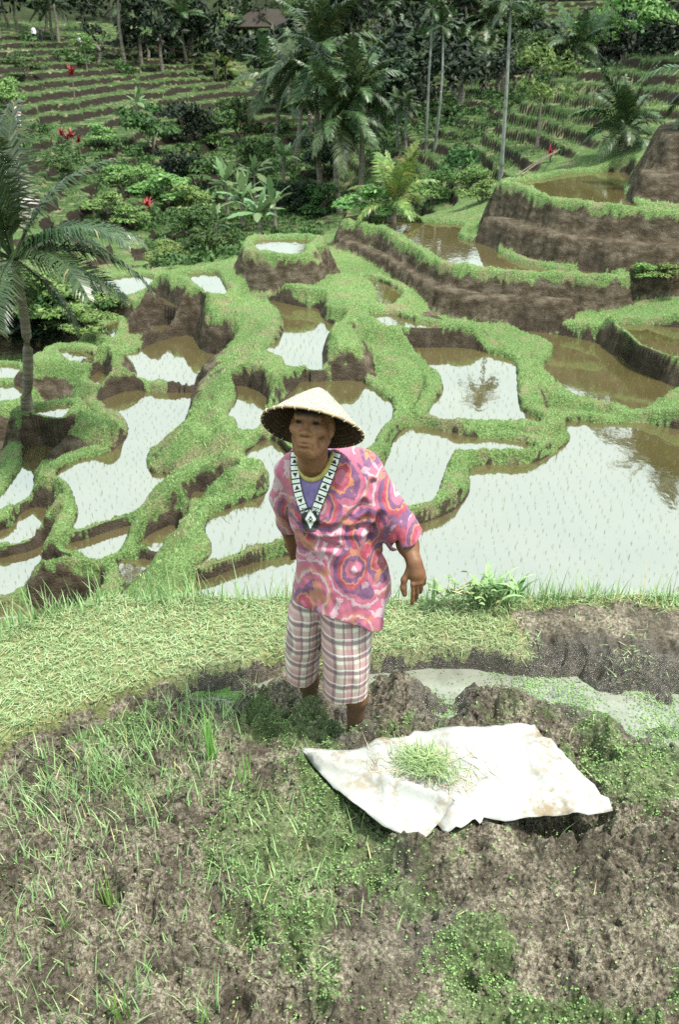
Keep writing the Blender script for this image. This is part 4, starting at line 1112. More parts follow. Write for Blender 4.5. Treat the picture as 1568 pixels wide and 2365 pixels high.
# ---- tunic
T_ = Field((-.36, 2.42, .18), (.42, 3.06, 1.36), .0046)
rows = []
for v_, xl, xr, cy, ry in [(1046,676,826,2.765,.060),(1062,660,846,2.762,.074),(1090,652,858,2.757,.092),(1125,656,868,2.750,.104),(1165,664,876,2.744,.112),(1200,670,882,2.738,.112),(1235,678,884,2.735,.110),(1270,686,888,2.733,.116),(1310,684,893,2.730,.126),(1355,678,900,2.728,.136),(1400,668,907,2.726,.146),(1440,662,909,2.725,.152),(1490,656,912,2.724,.158)]:
    a_, b_ = w(xl, v_, cy - .3 * ry), w(xr, v_, cy - .3 * ry)
    rows.append((a_[2], (a_[0] + b_[0]) / 2, cy, (b_[0] - a_[0]) / 2, ry))
T_.loft(rows, .01)
T_.cone(w(690, 1078, 2.765), w(832, 1082, 2.76), .046, .052, .05)
# loose sleeve, right of the picture, hollow at the cuff
sa, sb = w(838, 1098, 2.745), w(944, 1256, 2.70)
T_.cone(sa, sa + (sb - sa) * .45, .058, .068, .045); T_.cone(sa + (sb - sa) * .45, sb, .068, .070, .03)
sd_ = nrm(sb - sa); cut = w(942, 1250, 2.70)
sl, (gx, gy, gz) = T_.block(np.minimum(sa, sb) - .14, np.maximum(sa, sb) + .2, 0)
along = (gx - cut[0]) * sd_[0] + (gy - cut[1]) * sd_[1] + (gz - cut[2]) * sd_[2]
offax = np.sqrt(np.maximum(0, (gx - cut[0]) ** 2 + (gy - cut[1]) ** 2 + (gz - cut[2]) ** 2 - along ** 2))
T_.D[sl] = np.where(offax < .13, np.maximum(T_.D[sl], along), T_.D[sl])
T_.cone(sa + (sb - sa) * .72, sb + sd_ * .05, .050, .062, .006, True)
# sleeve at the left of the picture, arm drawn back
T_.cone(w(674, 1092, 2.785), w(660, 1150, 2.84), .050, .050, .035); T_.cone(w(660, 1150, 2.84), w(668, 1206, 2.89), .050, .043, .03)
# hem line and folds
hx_ = np.array([600, 660, 700, 770, 830, 872, 886, 893, 940]); hy_ = np.array([1402, 1410, 1416, 1424, 1446, 1466, 1468, 1416, 1408])
hw = np.array([w(a, b, 2.60) for a, b in zip(hx_, hy_)])
ax = [T_.lo[i] + np.arange(T_.n[i]) * T_.vs for i in range(3)]
zh = np.interp(ax[0], hw[:, 0], hw[:, 2])
gx, gz = np.meshgrid(ax[0], ax[2], indexing='ij')
fold = (.019 * fbm(gx * 5.0 + gz * 1.1, gz * 1.3 - gx * .3, 4.0, 3, seed=61) + .013 * fbm(gx * 1.2 - gz * 2.4, gz * 1.5 + gx, 6.0, 3, seed=62) + .004 * fbm(gx, gz, 26, 2, seed=63))
fl = .020 * np.sin(gx * 42 + 1.5 * np.sin(gz * 6)) * sstep(.95, .45, gz)           # the skirt falls in soft pleats
for crs, amp in ((((842, 1170), (770, 1222)), .010), (((880, 1195), (826, 1300)), .012), (((700, 1215), (860, 1225)), .009), (((690, 1240), (780, 1262)), .008), (((860, 1130), (826, 1180)), .010), (((700,1225),(735,1262)), .007)):
    (x0, y0), (x1, y1) = crs
    p, q = w(x0, y0, 2.63), w(x1, y1, 2.63)
    ex, ez = q[0] - p[0], q[2] - p[2]; l2 = ex * ex + ez * ez
    tt = np.clip(((gx - p[0]) * ex + (gz - p[2]) * ez) / l2, 0, 1)
    dd = np.hypot(gx - p[0] - ex * tt, gz - p[2] - ez * tt)
    fold = fold + amp * np.exp(-(dd / .011) ** 2) - .7 * amp * np.exp(-((dd - .022) / .012) ** 2)
T_.D += (fold + .35 * fl * sstep(.9, .5, gz))[:, None, :].astype(np.float32)
T_.D = np.maximum(T_.D, (zh[:, None] - gz)[:, None, :].astype(np.float32) * np.ones((1, T_.n[1], 1), np.float32))
# round neck hole
T_.cone(NB + np.array([0, -.020, .056]), NB + np.array([-.004, -.06, .18]), .050, .070, .006, True)
tv, tf = T_.nets(); tv = smooth_vf(tv, tf, 1)
from mathutils.bvhtree import BVHTree
bvh = BVHTree.FromPolygons([tuple(v) for v in tv], [tuple(f) for f in tf])
def hit(x, y, off=.003):
    d = Vector(ray(x, y)).normalized()
    p, n_, i_, di = bvh.ray_cast(Vector((0, 0, CAMH)), d)
    if p is None: return None
    return np.array(p - d * off)
# faces in the neck opening belong to the shirt underneath
V_U = np.array([(690, 1030), (688, 1080), (693, 1120), (702, 1158), (716, 1190), (728, 1165), (744, 1120), (758, 1085), (772, 1040), (772, 1020), (690, 1020)], float)
cam_p = np.array([0, 0, CAMH])
fc = tv[tf].mean(1); rel = fc - cam_p
fwd = np.array([0, math.cos(PITCH), -math.sin(PITCH)]); upv = np.array([0, math.sin(PITCH), math.cos(PITCH)])
dep = rel @ fwd
pu = 784 + FOC * rel[:, 0] / dep; pv = 1182.5 - FOC * (rel @ upv) / dep
inV = (poly_sd(pu, pv, V_U) < 0) & (fc[:, 1] < 2.76)
def tunic_material():
    t = NT('pink_patterned_cotton')
    mp = t.n.new('ShaderNodeMapping'); mp.inputs['Scale'].default_value = (1, .35, .82); mp.inputs['Location'].default_value = (.013, 0, .02)
    t.l.new(t.tc(), mp.inputs[0])
    dn = t.n.new('ShaderNodeTexNoise'); dn.inputs['Scale'].default_value = 55; dn.inputs['Detail'].default_value = 3
    t.l.new(mp.outputs[0], dn.inputs['Vector'])
    ad = t.n.new('ShaderNodeVectorMath'); ad.operation = 'MULTIPLY_ADD'
    t.l.new(dn.outputs['Color'], ad.inputs[0]); ad.inputs[1].default_value = (.012, .012, .035); t.l.new(mp.outputs[0], ad.inputs[2])
    vo = t.n.new('ShaderNodeTexVoronoi'); vo.inputs['Scale'].default_value = 8.2; vo.inputs['Randomness'].default_value = .85
    t.l.new(ad.outputs[0], vo.inputs['Vector'])
    W_, P_, R_, O_, V_ = (.41, .29, .335), (.34, .075, .135), (.26, .014, .04), (.36, .14, .05), (.085, .030, .105)
    d = vo.outputs['Distance']
    r1 = t.ramp(d, [(0, W_), (.07, V_), (.14, P_), (.22, R_), (.31, O_), (.345, V_), (.45, P_), (.56, W_), (.62, O_), (.66, P_), (.8, W_)], 'CONSTANT')
    r2 = t.ramp(d, [(0, P_), (.10, W_), (.17, P_), (.28, V_), (.36, O_), (.40, R_), (.50, V_), (.60, P_), (.68, W_), (.75, P_)], 'CONSTANT')
    sep = t.n.new('ShaderNodeSeparateColor'); t.l.new(vo.outputs['Color'], sep.inputs[0])
    c = t.mix(t.math('GREATER_THAN', sep.outputs[0], .55), r1, r2)
    blot = t.noise(16, 3, .5)
    c = t.mix(t.rng(blot, .63, .67, 0, .7), c, W_)
    c = t.mix(t.rng(t.noise(13, 3, .5, dist=.6), .60, .64, 0, .8), c, O_)
    c = t.mix(t.rng(t.noise(60, 4), .3, .8, .10, .38), c, (.33, .185, .225))
    t.set(color=c, rough=.75, spec=.2, sheen=.15)
    t.bump(t.noise(420, 2), .15, .001)
    t.translucent(c, .08)
    return t.m
M_TUNIC = tunic_material()
t = NT('purple_shirt'); t.set(color=t.ramp(t.noise(30, 4), [(.3, (.12, .085, .22)), (.7, (.19, .14, .32))]), rough=.85); M_SHIRT = t.m
t = NT('olive_neckband'); t.set(color=t.ramp(t.noise(50, 3), [(.3, (.25, .20, .05)), (.7, (.40, .33, .11))]), rough=.85); M_OLIVE = t.m
wpart('tunic', np_mesh('tunic', tv, tf[~inV], True), M_TUNIC)
k_, inv_ = np.unique(tf[inV], return_inverse=True)
wpart('undershirt', np_mesh('undershirt', tv[k_], inv_.reshape(-1, 4), True), M_SHIRT)
nb = []
for q in catmull(np.array([(688, 1050), (691, 1078), (700, 1099), (714, 1108), (731, 1106), (748, 1093), (760, 1069), (767, 1046), (740, 1020), (700, 1022)]), 5)[:36]:
    hpt = hit(q[0], q[1], .004)
    if hpt is not None and hpt[1] < 2.80: nb.append(hpt)
if len(nb) > 3:
    nb = np.array(nb)
    for _ in range(3): nb[1:-1] = .5 * nb[1:-1] + .25 * (nb[:-2] + nb[2:])
    wpart('neckband', np_mesh('neckband', *tube_geo(nb, .0085), True), M_OLIVE)
# black and white collar band
M_BLK = NT('black_trim'); M_BLK.set(color=(.018, .014, .016), rough=.8); M_BLK = M_BLK.m
t = NT('white_trim'); t.set(color=t.ramp(t.noise(90, 4), [(.3, (.52, .53, .50)), (.7, (.72, .73, .70))]), rough=.8); M_WHT = t.m
def band(name, ctr, half, cell, patt, ns=90, nt=14):
    ctr = catmull_open(np.array(ctr, float), ns)
    tg = np.gradient(ctr, axis=0); tg /= np.linalg.norm(tg, axis=1, keepdims=True); nn = np.c_[-tg[:, 1], tg[:, 0]]
    hw_ = np.interp(np.linspace(0, 1, len(ctr)), np.linspace(0, 1, len(half)), half)
    G = np.full((len(ctr), nt + 1, 3), np.nan)
    for i in range(len(ctr)):
        for j in range(nt + 1):
            q = ctr[i] + nn[i] * hw_[i] * (2 * j / nt - 1)
            hpt = hit(q[0], q[1], .0045)
            if hpt is not None and hpt[1] < 2.85: G[i, j] = hpt
    s_ = np.r_[0, np.cumsum(np.linalg.norm(np.diff(ctr, axis=0), axis=1))]
    F, mi = [], []
    for i in range(len(ctr) - 1):
        for j in range(nt):
            ids = [(i, j), (i, j + 1), (i + 1, j + 1), (i + 1, j)]
            P4 = np.array([G[a] for a in ids])
            if np.isnan(P4).any() or np.abs(P4[:, 1] - P4[:, 1].mean()).max() > .02: continue
            F.append([a * (nt + 1) + b for a, b in ids])
            mi.append(patt((s_[i] + s_[i + 1]) / 2, 2 * (j + .5) / nt - 1, cell, s_[-1]))
    me = np_mesh(name, np.nan_to_num(G.reshape(-1, 3)), np.array(F), True)
    bmx = bmesh.new(); bmx.from_mesh(me); bmesh.ops.delete(bmx, geom=[v for v in bmx.verts if not v.link_faces], context='VERTS'); bmx.to_mesh(me); bmx.free()
    me.materials.append(M_BLK); me.materials.append(M_WHT)
    me.polygons.foreach_set('material_index', np.array(mi, dtype=np.int32))
    return me
def catmull_open(P, n):
    t = np.linspace(0, len(P) - 1, n); k = np.minimum(t.astype(int), len(P) - 2); f = (t - k)[:, None]
    p0, p1, p2, p3 = P[np.maximum(k - 1, 0)], P[k], P[k + 1], P[np.minimum(k + 2, len(P) - 1)]
    return .5 * (2 * p1 + (p2 - p0) * f + (2 * p0 - 5 * p1 + 4 * p2 - p3) * f ** 2 + (3 * p1 - p0 - 3 * p2 + p3) * f ** 3)
def tri_patt(s, t_, cell, L):
    if abs(t_) > .90: return 0
    i = int(s // cell); f = s / cell - i
    if f < .10 or .40 < f < .50: return 0
    if f <= .40: return 1                                    # white bar
    g = (f - .50) / .50
    if i % 2: g = 1 - g
    return 0 if .12 < g < .80 and abs(t_) < .60 * (g - .12) / .68 else 1     # black triangle on white
def dia_patt(s, t_, cell, L):
    q = abs(t_) / .62 + abs(s / L - .5) / .42
    return 1 if .40 < q < 1.0 or q < .13 else 0
wpart('collar_band', band('collar_band', [(680, 1042), (680, 1075), (683, 1110), (690, 1145), (704, 1184)], (9, 10, 10.5, 10.5, 10), 31, tri_patt), None, label='black and white triangle trim beside the neck')
wpart('collar_band', band('collar_band', [(780, 1044), (768, 1078), (754, 1115), (740, 1150), (726, 1186)], (9, 11, 11.5, 11.5, 11), 31, tri_patt), None, label='black and white triangle trim down the front')
wpart('collar_point', band('collar_point', [(716, 1172), (717, 1200), (716, 1226)], (20, 21, 14), 50, dia_patt, 40, 24), None, label='black point of the collar with a white diamond')

# ---- shorts
S_ = Field((-.30, 2.44, .10), (.26, 3.06, .80), .0048)
def leg_rows(tab, cyt):
    out = []
    for v_, xl, xr, cy, ry in tab:
        a_, b_ = w(xl, v_, cy - .3 * ry), w(xr, v_, cy - .3 * ry); out.append((a_[2], (a_[0] + b_[0]) / 2, cy, (b_[0] - a_[0]) / 2, ry))
    return out
S_.loft(leg_rows([(1340,682,760,2.80,.09),(1420,664,750,2.80,.095),(1470,658,746,2.81,.098),(1520,657,741,2.83,.097),(1562,659,736,2.85,.092)], 0), .03)
S_.loft(leg_rows([(1340,740,862,2.72,.10),(1420,738,866,2.71,.10),(1480,740,862,2.70,.10),(1540,744,857,2.695,.098),(1606,748,850,2.70,.090)], 0), .03)
ax = [S_.lo[i] + np.arange(S_.n[i]) * S_.vs for i in range(3)]
gx, gz = np.meshgrid(ax[0], ax[2], indexing='ij')
S_.D += (.012 * fbm(gx * 4.2, gz * 1.2, 4.5, 3, seed=71) + .006 * fbm(gx + gz * .6, gz * 1.6, 12, 2, seed=72))[:, None, :].astype(np.float32)
for (x0, y0, x1, y1, Y) in ((705, 1500, 706, 1600, 2.85), (800, 1530, 822, 1640, 2.70)):
    S_.cone(w(x0, y0 + 15, Y), w(x1, y1, Y), .055, .06, .004, True)
sv, sf_ = S_.nets(); sv = smooth_vf(sv, sf_, 1)
def plaid_material():
    t = NT('plaid_cotton')
    x, y, z = t.sepxyz(t.tc())
    xw = t.math('ADD', x, t.math('MULTIPLY', y, .55))
    wob = t.math('MULTIPLY', t.math('SUBTRACT', t.noise(7, 2), .5), .02)
    def stripes(co, per, ph, wd, soft):
        f = t.math('FRACT', t.math('ADD', t.math('DIVIDE', t.math('ADD', co, wob), per), ph))
        d = t.math('ABSOLUTE', t.math('SUBTRACT', f, .5))
        return t.rng(d, wd, wd + soft, 1, 0)
    c = (.56, .53, .45)
    c = t.mix(t.math('MULTIPLY', stripes(xw, .062, .1, .16, .06), .55), c, (.38, .17, .20))
    c = t.mix(t.math('MULTIPLY', stripes(z, .066, .3, .16, .06), .50), c, (.36, .15, .19))
    c = t.mix(t.math('MULTIPLY', stripes(xw, .031, .35, .11, .04), .60), c, (.15, .075, .11))
    c = t.mix(t.math('MULTIPLY', stripes(z, .066, .75, .10, .05), .70), c, (.14, .07, .11))
    c = t.mix(t.math('MULTIPLY', stripes(z, .066, .52, .022, .01), .7), c, (.72, .68, .66))
    t.set(color=c, rough=.85, spec=.15)
    t.bump(t.noise(500, 2), .12, .001)
    return t.m
wpart('shorts', np_mesh('shorts', sv, sf_, True), plaid_material())

# ---- hat
def hat_shell(off, rmax=RH, nr=40):
    V, F, UV = [], [], []
    for i in range(nr + 1):
        q = i / nr; r = rmax * q
        h = HH * (1 - q) ** .97 if q > .0 else HH
        h = HH * (1 - np.sqrt(q * q + .006) + math.sqrt(.006) * .5) + .006 * math.sin(q * math.pi) + off
        for j in range(NA):
            a = j / NA * 2 * math.pi
            rr_ = r * (1 + .008 * math.sin(3 * a + 1) * q)
            V.append(hc + axh * (h + .003 * math.sin(2 * a + .5) * q) + (e1 * math.cos(a) + e2_ * math.sin(a)) * rr_)
    for i in range(nr):
        for j in range(NA):
            F.append((i * NA + j, i * NA + (j + 1) % NA, (i + 1) * NA + (j + 1) % NA, (i + 1) * NA + j))
    me = np_mesh('hat', np.array(V), np.array(F), True)
    at = me.attributes.new('polar', 'FLOAT_VECTOR', 'POINT')
    P = np.array([(j / NA, i / nr, 0) for i in range(nr + 1) for j in range(NA)], dtype=np.float32)
    at.data.foreach_set('vector', P.ravel())
    return me
def weave_material(name, lo_, hi_, line):
    t = NT(name)
    a, r, _z = t.sepxyz(t.attr('polar', 'Vector'))
    # slanted strips plaited over and under: two families of diagonals whose turn alternates along the rings
    rr = t.math('MULTIPLY', r, 19.0); ring = t.math('FLOOR', rr); fr = t.math('FRACT', rr)
    n_ = 66.0
    ph = t.math('ADD', t.math('MULTIPLY', a, n_), t.math('MULTIPLY', t.math('SUBTRACT', t.math('PINGPONG', rr, 1.0), .5), 1.0))
    f = t.math('FRACT', ph); cellid = t.math('FLOOR', ph)
    edge = t.math('MINIMUM', t.rng(t.math('ABSOLUTE', t.math('SUBTRACT', f, .5)), .36, .5, 1, 0), t.rng(t.math('ABSOLUTE', t.math('SUBTRACT', fr, .5)), .38, .5, 1, 0))
    wn_ = t.n.new('ShaderNodeTexWhiteNoise'); wn_.noise_dimensions = '2D'
    cb = t.n.new('ShaderNodeCombineXYZ'); t.l.new(cellid, cb.inputs[0]); t.l.new(ring, cb.inputs[1]); t.l.new(cb.outputs[0], wn_.inputs['Vector'])
    c = t.mix(wn_.outputs[0], lo_, hi_)
    c = t.mix(t.rng(t.noise(28, 4), .5, .75, 0, .5), c, lo_)
    c = t.mix(edge, line, c)
    t.set(color=c, rough=.7, spec=.25)
    t.bump(t.math('ADD', edge, t.math('MULTIPLY', f, .5)), .7, .003)
    return t.m
hat = wpart('hat', hat_shell(0), weave_material('plaited_bamboo', (.25, .24, .195), (.40, .395, .34), (.12, .10, .075)), label='conical hat of plaited pale bamboo')
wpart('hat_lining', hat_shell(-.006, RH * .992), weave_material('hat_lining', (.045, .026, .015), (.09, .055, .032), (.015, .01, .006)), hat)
ring = np.array([hc + axh * (HH * (1 - math.sqrt(1.006) + math.sqrt(.006) * .5) + .003 * math.sin(2 * a + .5)) + (e1 * math.cos(a) + e2_ * math.sin(a)) * RH * (1 + .008 * math.sin(3 * a + 1)) for a in np.linspace(0, 2 * math.pi, 97)])
t = NT('hat_rim'); t.set(color=t.ramp(t.noise(60, 4), [(.3, (.13, .085, .045)), (.7, (.30, .22, .13))]), rough=.7)
wpart('hat_rim', np_mesh('hat_rim', *tube_geo(ring, .0042), True), t.m, hat)
t = NT('rim_stitch'); t.set(color=(.50, .45, .32), rough=.7)
st_p = []
for k in range(26):
    a = (k + .3) / 26 * 2 * math.pi; i = int(a / (2 * math.pi) * 96)
    p = ring[i]; tg_ = nrm(ring[i + 1] - ring[i]); rad_ = nrm(p - hc)
    st_p.append(tube_geo(np.array([p + (rad_ * math.cos(b_) + axh * math.sin(b_)) * .0056 + tg_ * .004 * (b_ / 6.28 - .5) for b_ in np.linspace(0, 6.283, 9)]), .0014, 5))
wpart('rim_stitching', np_mesh('rim_stitching', *join_geo(st_p)), t.m, hat, kind='stuff')
# ------------------------------------------------------------------ rice seedlings in the ponds
pts = []
for nm, z, rise, wid, g, poly in POND_XY:
    lo, hi = poly.min(0), poly.max(0); sp = .205
    a = math.radians(R.uniform(-14, 14))
    n_ = int(max(hi - lo) / sp * 1.5) + 4
    ii, jj = np.meshgrid(np.arange(-n_, n_), np.arange(-n_, n_), indexing='ij')
    gx = ii.ravel() * sp; gy = jj.ravel() * sp
    gx = gx + .12 * np.sin(gy * .9)
    c = (lo + hi) / 2
    x = c[0] + gx * math.cos(a) - gy * math.sin(a); y = c[1] + gx * math.sin(a) + gy * math.cos(a)
    k = (x > lo[0]) & (x < hi[0]) & (y > lo[1]) & (y < hi[1]); x, y = x[k], y[k]
    x = x + R.normal(0, .028, len(x)); y = y + R.normal(0, .03, len(x))
    k = (poly_sd(x, y, poly) < -.12) & (R.random(len(x)) < .93) & (np.abs(np.degrees(np.arctan2(x, y))) < 28)
    far_ = np.hypot(x, y) > 26.5
    k &= ~far_ | (R.random(len(x)) < .45)
    pts.append(np.c_[x[k], y[k], np.where(far_[k], z - .055, z - .02)])
P = np.concatenate(pts); P = np.repeat(P, 3, 0); n = len(P)
P[:, :2] += R.normal(0, .012, (n, 2))
obj('rice_seedlings', np_mesh('rice_seedlings', *blade_geo(P, U(.04, .12, n), U(.0045, .0085, n), U(0, 6.283, n), U(0, .3, n), U(.1, .8, n), 2)), M_RICE, kind='stuff', label='rows of young rice seedlings standing in the flooded ponds', category='rice')

# ------------------------------------------------------------------ grass on the banks and hillsides
M_HILLGRASS = leaf_mat('hillside_grass', (.03, .065, .02), (.11, .18, .065), .6, .06, .25, 2)
def bank_grass(G, n, l0, l1, wd, name, label):
    X, Y, Z, GR, PI_ = G
    i = R.integers(1, X.shape[0] - 1, n); j = R.integers(1, X.shape[1] - 1, n)
    gr = GR[i, j]
    k = (R.random(n) < gr ** 2) & (PI_[i, j] > .04)
    if 'weeds' in name: k &= fbm(X[i, j], Y[i, j], .9, 3, seed=97) > .10
    i, j = i[k], j[k]; n = len(i)
    fi, fj = U(-.5, .5, n), U(-.5, .5, n)
    x = X[i, j] + fi * (X[i + 1, j] - X[i - 1, j]) * .5 + fj * (X[i, j + 1] - X[i, j - 1]) * .5
    y = Y[i, j] + fi * (Y[i + 1, j] - Y[i - 1, j]) * .5 + fj * (Y[i, j + 1] - Y[i, j - 1]) * .5
    z = Z[i, j] + fi * (Z[i + 1, j] - Z[i - 1, j]) * .5 + fj * (Z[i, j + 1] - Z[i, j - 1]) * .5
    sc = .5 + 1.2 * vnoise(x * 1.3, y * 1.3) ** 2
    obj(name, np_mesh(name, *blade_geo(np.c_[x, y, z - .01], U(l0, l1, n) * sc, wd * U(.6, 1.3, n), U(0, 6.283, n), U(.1, .9, n), U(.2, 1.2, n), 2)), M_HILLGRASS if 'hillside' in name else M_FRINGE, kind='stuff', label=label, category='grass')
bank_grass(NEAR, 150000, .03, .10, .016, 'bank_grass', 'short green grass growing on the winding pond banks')
bank_grass(NEAR, 26000, .10, .24, .02, 'bank_weeds', 'scattered taller weeds standing on the pond banks')
bank_grass(FAR, 36000, .10, .32, .06, 'hillside_grass', 'rough grass on the terraced hillsides beyond the ponds')

# ------------------------------------------------------------------ palms
M_PALM = leaf_mat('palm_leaf', (.012, .028, .009), (.068, .108, .040), .42, .28, .12, 1.5, (.20, .17, .07), .02)
M_PALM_Y = leaf_mat('young_palm_leaf', (.05, .09, .02), (.17, .22, .06), .42, .25, .25, 1.5, (.28, .22, .08), .06)
t = NT('palm_trunk')
n1 = t.noise(3, 4); st_ = t.n.new('ShaderNodeMapping'); st_.inputs['Scale'].default_value = (1, 1, 9); t.l.new(t.tc(), st_.inputs[0])
c = t.ramp(t.noise(1.3, 4, .6, vec=st_.outputs[0]), [(.3, (.06, .048, .036)), (.55, (.16, .14, .11)), (.75, (.27, .25, .21))])
t.set(color=c, rough=.85); t.bump(t.noise(2.0, 3, .6, vec=st_.outputs[0]), .6, .03)
M_TRUNK = t.m
t = NT('pale_areca_trunk')
c = t.ramp(t.noise(2.5, 4, .6), [(.3, (.07, .075, .06)), (.55, (.20, .21, .19)), (.8, (.10, .115, .08))])
t.set(color=c, rough=.8); M_PALE = t.m

def frond_mesh(name, el, droop, nl=26, ll=.24, wl=.022, fold=.5, seed=0):
    """unit-long frond along +X; el: elevation at the base, droop: total bend"""
    rg = np.random.default_rng(seed)
    ns = 14; th = el - droop * np.linspace(0, 1, ns + 1) ** 1.3
    px = np.r_[0, np.cumsum(np.cos(th[:-1]) / ns)]; pz = np.r_[0, np.cumsum(np.sin(th[:-1]) / ns)]
    path = np.c_[px, np.zeros(ns + 1), pz]
    V, F = tube_geo(path, np.linspace(.014, .003, ns + 1), 3)
    F = np.concatenate([F[:, [0, 1, 2]], F[:, [0, 2, 3]]])
    parts = [(V, F)]
    s = np.linspace(.14, .985, nl)
    for side in (-1, 1):
        ss = s + rg.normal(0, .006, nl)
        bx_ = np.interp(ss, np.linspace(0, 1, ns + 1), px); bz_ = np.interp(ss, np.linspace(0, 1, ns + 1), pz); tt = np.interp(ss, np.linspace(0, 1, ns + 1), th)
        L = ll * (np.sin(np.clip(ss * 1.02, 0, 1) ** .75 * math.pi) * .75 + .28) * rg.uniform(.8, 1.15, nl)
        fw = .55 + .25 * ss; up = fold + rg.normal(0, .15, nl)
        d0 = np.stack([np.cos(tt) * fw - np.sin(tt) * up * .3, side * np.ones(nl) * .8, np.sin(tt) * fw + np.cos(tt) * up * .3], -1)
        d0 /= np.linalg.norm(d0, axis=1, keepdims=True)
        d1 = d0 + np.array([0, 0, -1.]) * rg.uniform(.45, 1.1, nl)[:, None]; d1 /= np.linalg.norm(d1, axis=1, keepdims=True)
        b0 = np.c_[bx_, np.zeros(nl), bz_]; m = b0 + d0 * L[:, None] * .5; e = m + d1 * L[:, None] * .5
        wv = np.stack([np.cos(tt), np.zeros(nl), np.sin(tt)], -1) * wl
        V = np.stack([b0 - wv * .4, b0 + wv * .4, m + wv * .5, m - wv * .5, e], 1).reshape(-1, 3)
        o = (np.arange(nl) * 5)[:, None]
        F = np.concatenate([o + np.array([[0, 1, 2]]), o + np.array([[0, 2, 3]]), o + np.array([[3, 2, 4]])])
        parts.append((V, F))
    return np_mesh(name, *join_geo(parts))
def frond_set(mat, nl, ll, wl):
    out = []
    for i, (el, dr) in enumerate([(1.35, .5), (1.05, .9), (.7, 1.25), (.35, 1.35), (-.05, 1.1), (-.5, .75)]):
        me = frond_mesh('frond', el, dr, nl, ll, wl, seed=i); me.materials.append(mat); out.append(me)
    return out
FR = frond_set(M_PALM, 36, .29, .030)
M_PALM_D = leaf_mat('dark_palm_leaf', (.009, .022, .007), (.042, .070, .024), .38, .4, .1, 1.5, (.16, .14, .06), .03)  # silhouette shade put into the near palm's leaf colour
FR_FINE = frond_set(M_PALM_D, 66, .28, .015)
FR_Y = frond_set(M_PALM_Y, 30, .24, .034)
FR_A = frond_set(M_PALM, 18, .36, .06)
def palm(name, base, crown, flen, nf, label, fronds=FR, cat='palm tree', group='palms', tr=.16, mat=None, seed=0, bias=0.0, lean=0.0, droopers=True):
    rg = np.random.default_rng(seed + 100)
    base = np.array(base, float); crown = np.array(crown, float)
    o = thing(name, base, label, cat, group)
    d = crown - base; tt = np.linspace(0, 1, 12)
    off = np.array([rg.normal(0, .04), rg.normal(0, .04), 0]) * np.linalg.norm(d)
    path = d[None] * tt[:, None] + off[None] * (np.sin(tt * math.pi))[:, None]
    path[0, 2] -= .4
    rad = tr * (1.25 - .5 * tt); rad[0] *= 1.35
    obj('trunk', np_mesh('trunk', *tube_geo(path, rad, 8), True), mat or M_TRUNK, o)
    nf = int(nf * 1.3)
    for k in range(nf):
        q = (k + .5) / nf
        ty = min(len(fronds) - 1, int((q + bias) * len(fronds)))
        if not droopers: ty = min(ty, 3)
        f = bpy.data.objects.new('frond', fronds[max(0, ty)]); COL.objects.link(f); f.parent = o
        f.location = d + np.array([0, 0, -.25 * q * flen * .15])
        f.rotation_euler = (rg.normal(0, .22), rg.normal(0, .10), k * 2.39996 + rg.normal(0, .18))
        sc = flen * rg.uniform(.82, 1.12); f.scale = (sc, sc, sc)
    return o
G1 = 'coconut palms across the valley'
for i, (bx0, by0, cx0, cy0, d, fl, nf, fs, bias, lab) in enumerate([
 (785,492,785,272,60,3.7,20,FR,0,'tall coconut palm at the centre with a wide dark drooping crown'),
 (745,470,738,118,72,4.3,18,FR,0,'coconut palm rising behind the central palm, its crown highest of the cluster'),
 (632,350,642,178,66,3.8,18,FR,0,'coconut palm left of the central palm with pale drooping fronds'),
 (680,380,690,170,74,3.2,16,FR,0,'dark coconut palm squeezed between two taller palms of the central cluster'),
 (830,470,832,205,70,3.0,14,FR,0,'coconut palm just right of the central palm, half hidden by its crown'),
 (520,185,520,158,97,2.2,14,FR_Y,-.05,'small yellow-green palm on the upper edge of the left terraces'),
 (905,505,908,470,45,2.4,11,FR_Y,-.25,'young stemless palm with upright fronds in front of the gully'),
 (1447,345,1450,292,41,2.35,17,FR,-.1,'stocky palm on the right terraces above the topmost pond'),
 (1330,150,1332,108,60,2.5,15,FR,-.02,'palm at the jungle edge above the right grassy mound'),
 (955,250,955,122,88,2.9,15,FR,0,'coconut palm at the jungle edge right of the central cluster'),
 (860,230,868,150,92,2.7,14,FR,0,'coconut palm in the jungle just behind the central crown'),
 (578,110,578,60,128,3.3,13,FR,0,'grey-green coconut palm in the jungle near the hut'),
 (430,140,420,40,122,3.6,13,FR,0,'dark coconut palm standing behind the top left terraces'),
 (700,120,705,35,128,3.4,13,FR,0,'coconut palm in the dark jungle above the central cluster'),
 (1130,140,1132,45,98,3.2,14,FR,0,'coconut palm in the dark jungle above the slim trunks'),
 (1240,130,1240,60,92,2.6,13,FR,0,'coconut palm in the shaded jungle right of the tallest slim trunk'),
 (300,110,296,20,135,3.4,12,FR,0,'coconut palm in the dark trees above the left terraces'),
 (1680,330,1665,185,38,2.6,16,FR,0,'palm at the right edge, only its frond tips in view'),
 (120,90,112,5,135,3.4,12,FR,0,'coconut palm in the top left corner of the jungle')]):
    b = on_ground(bx0, by0, d); c = at_d(cx0, cy0, math.hypot(b[0], b[1]))
    if c[2] < b[2] + .3: c[2] = b[2] + .3
    palm('coconut_palm', b, c, fl, nf, lab, fs, group=G1, seed=i, bias=bias, tr=.15 if fl > 2.3 else .12)
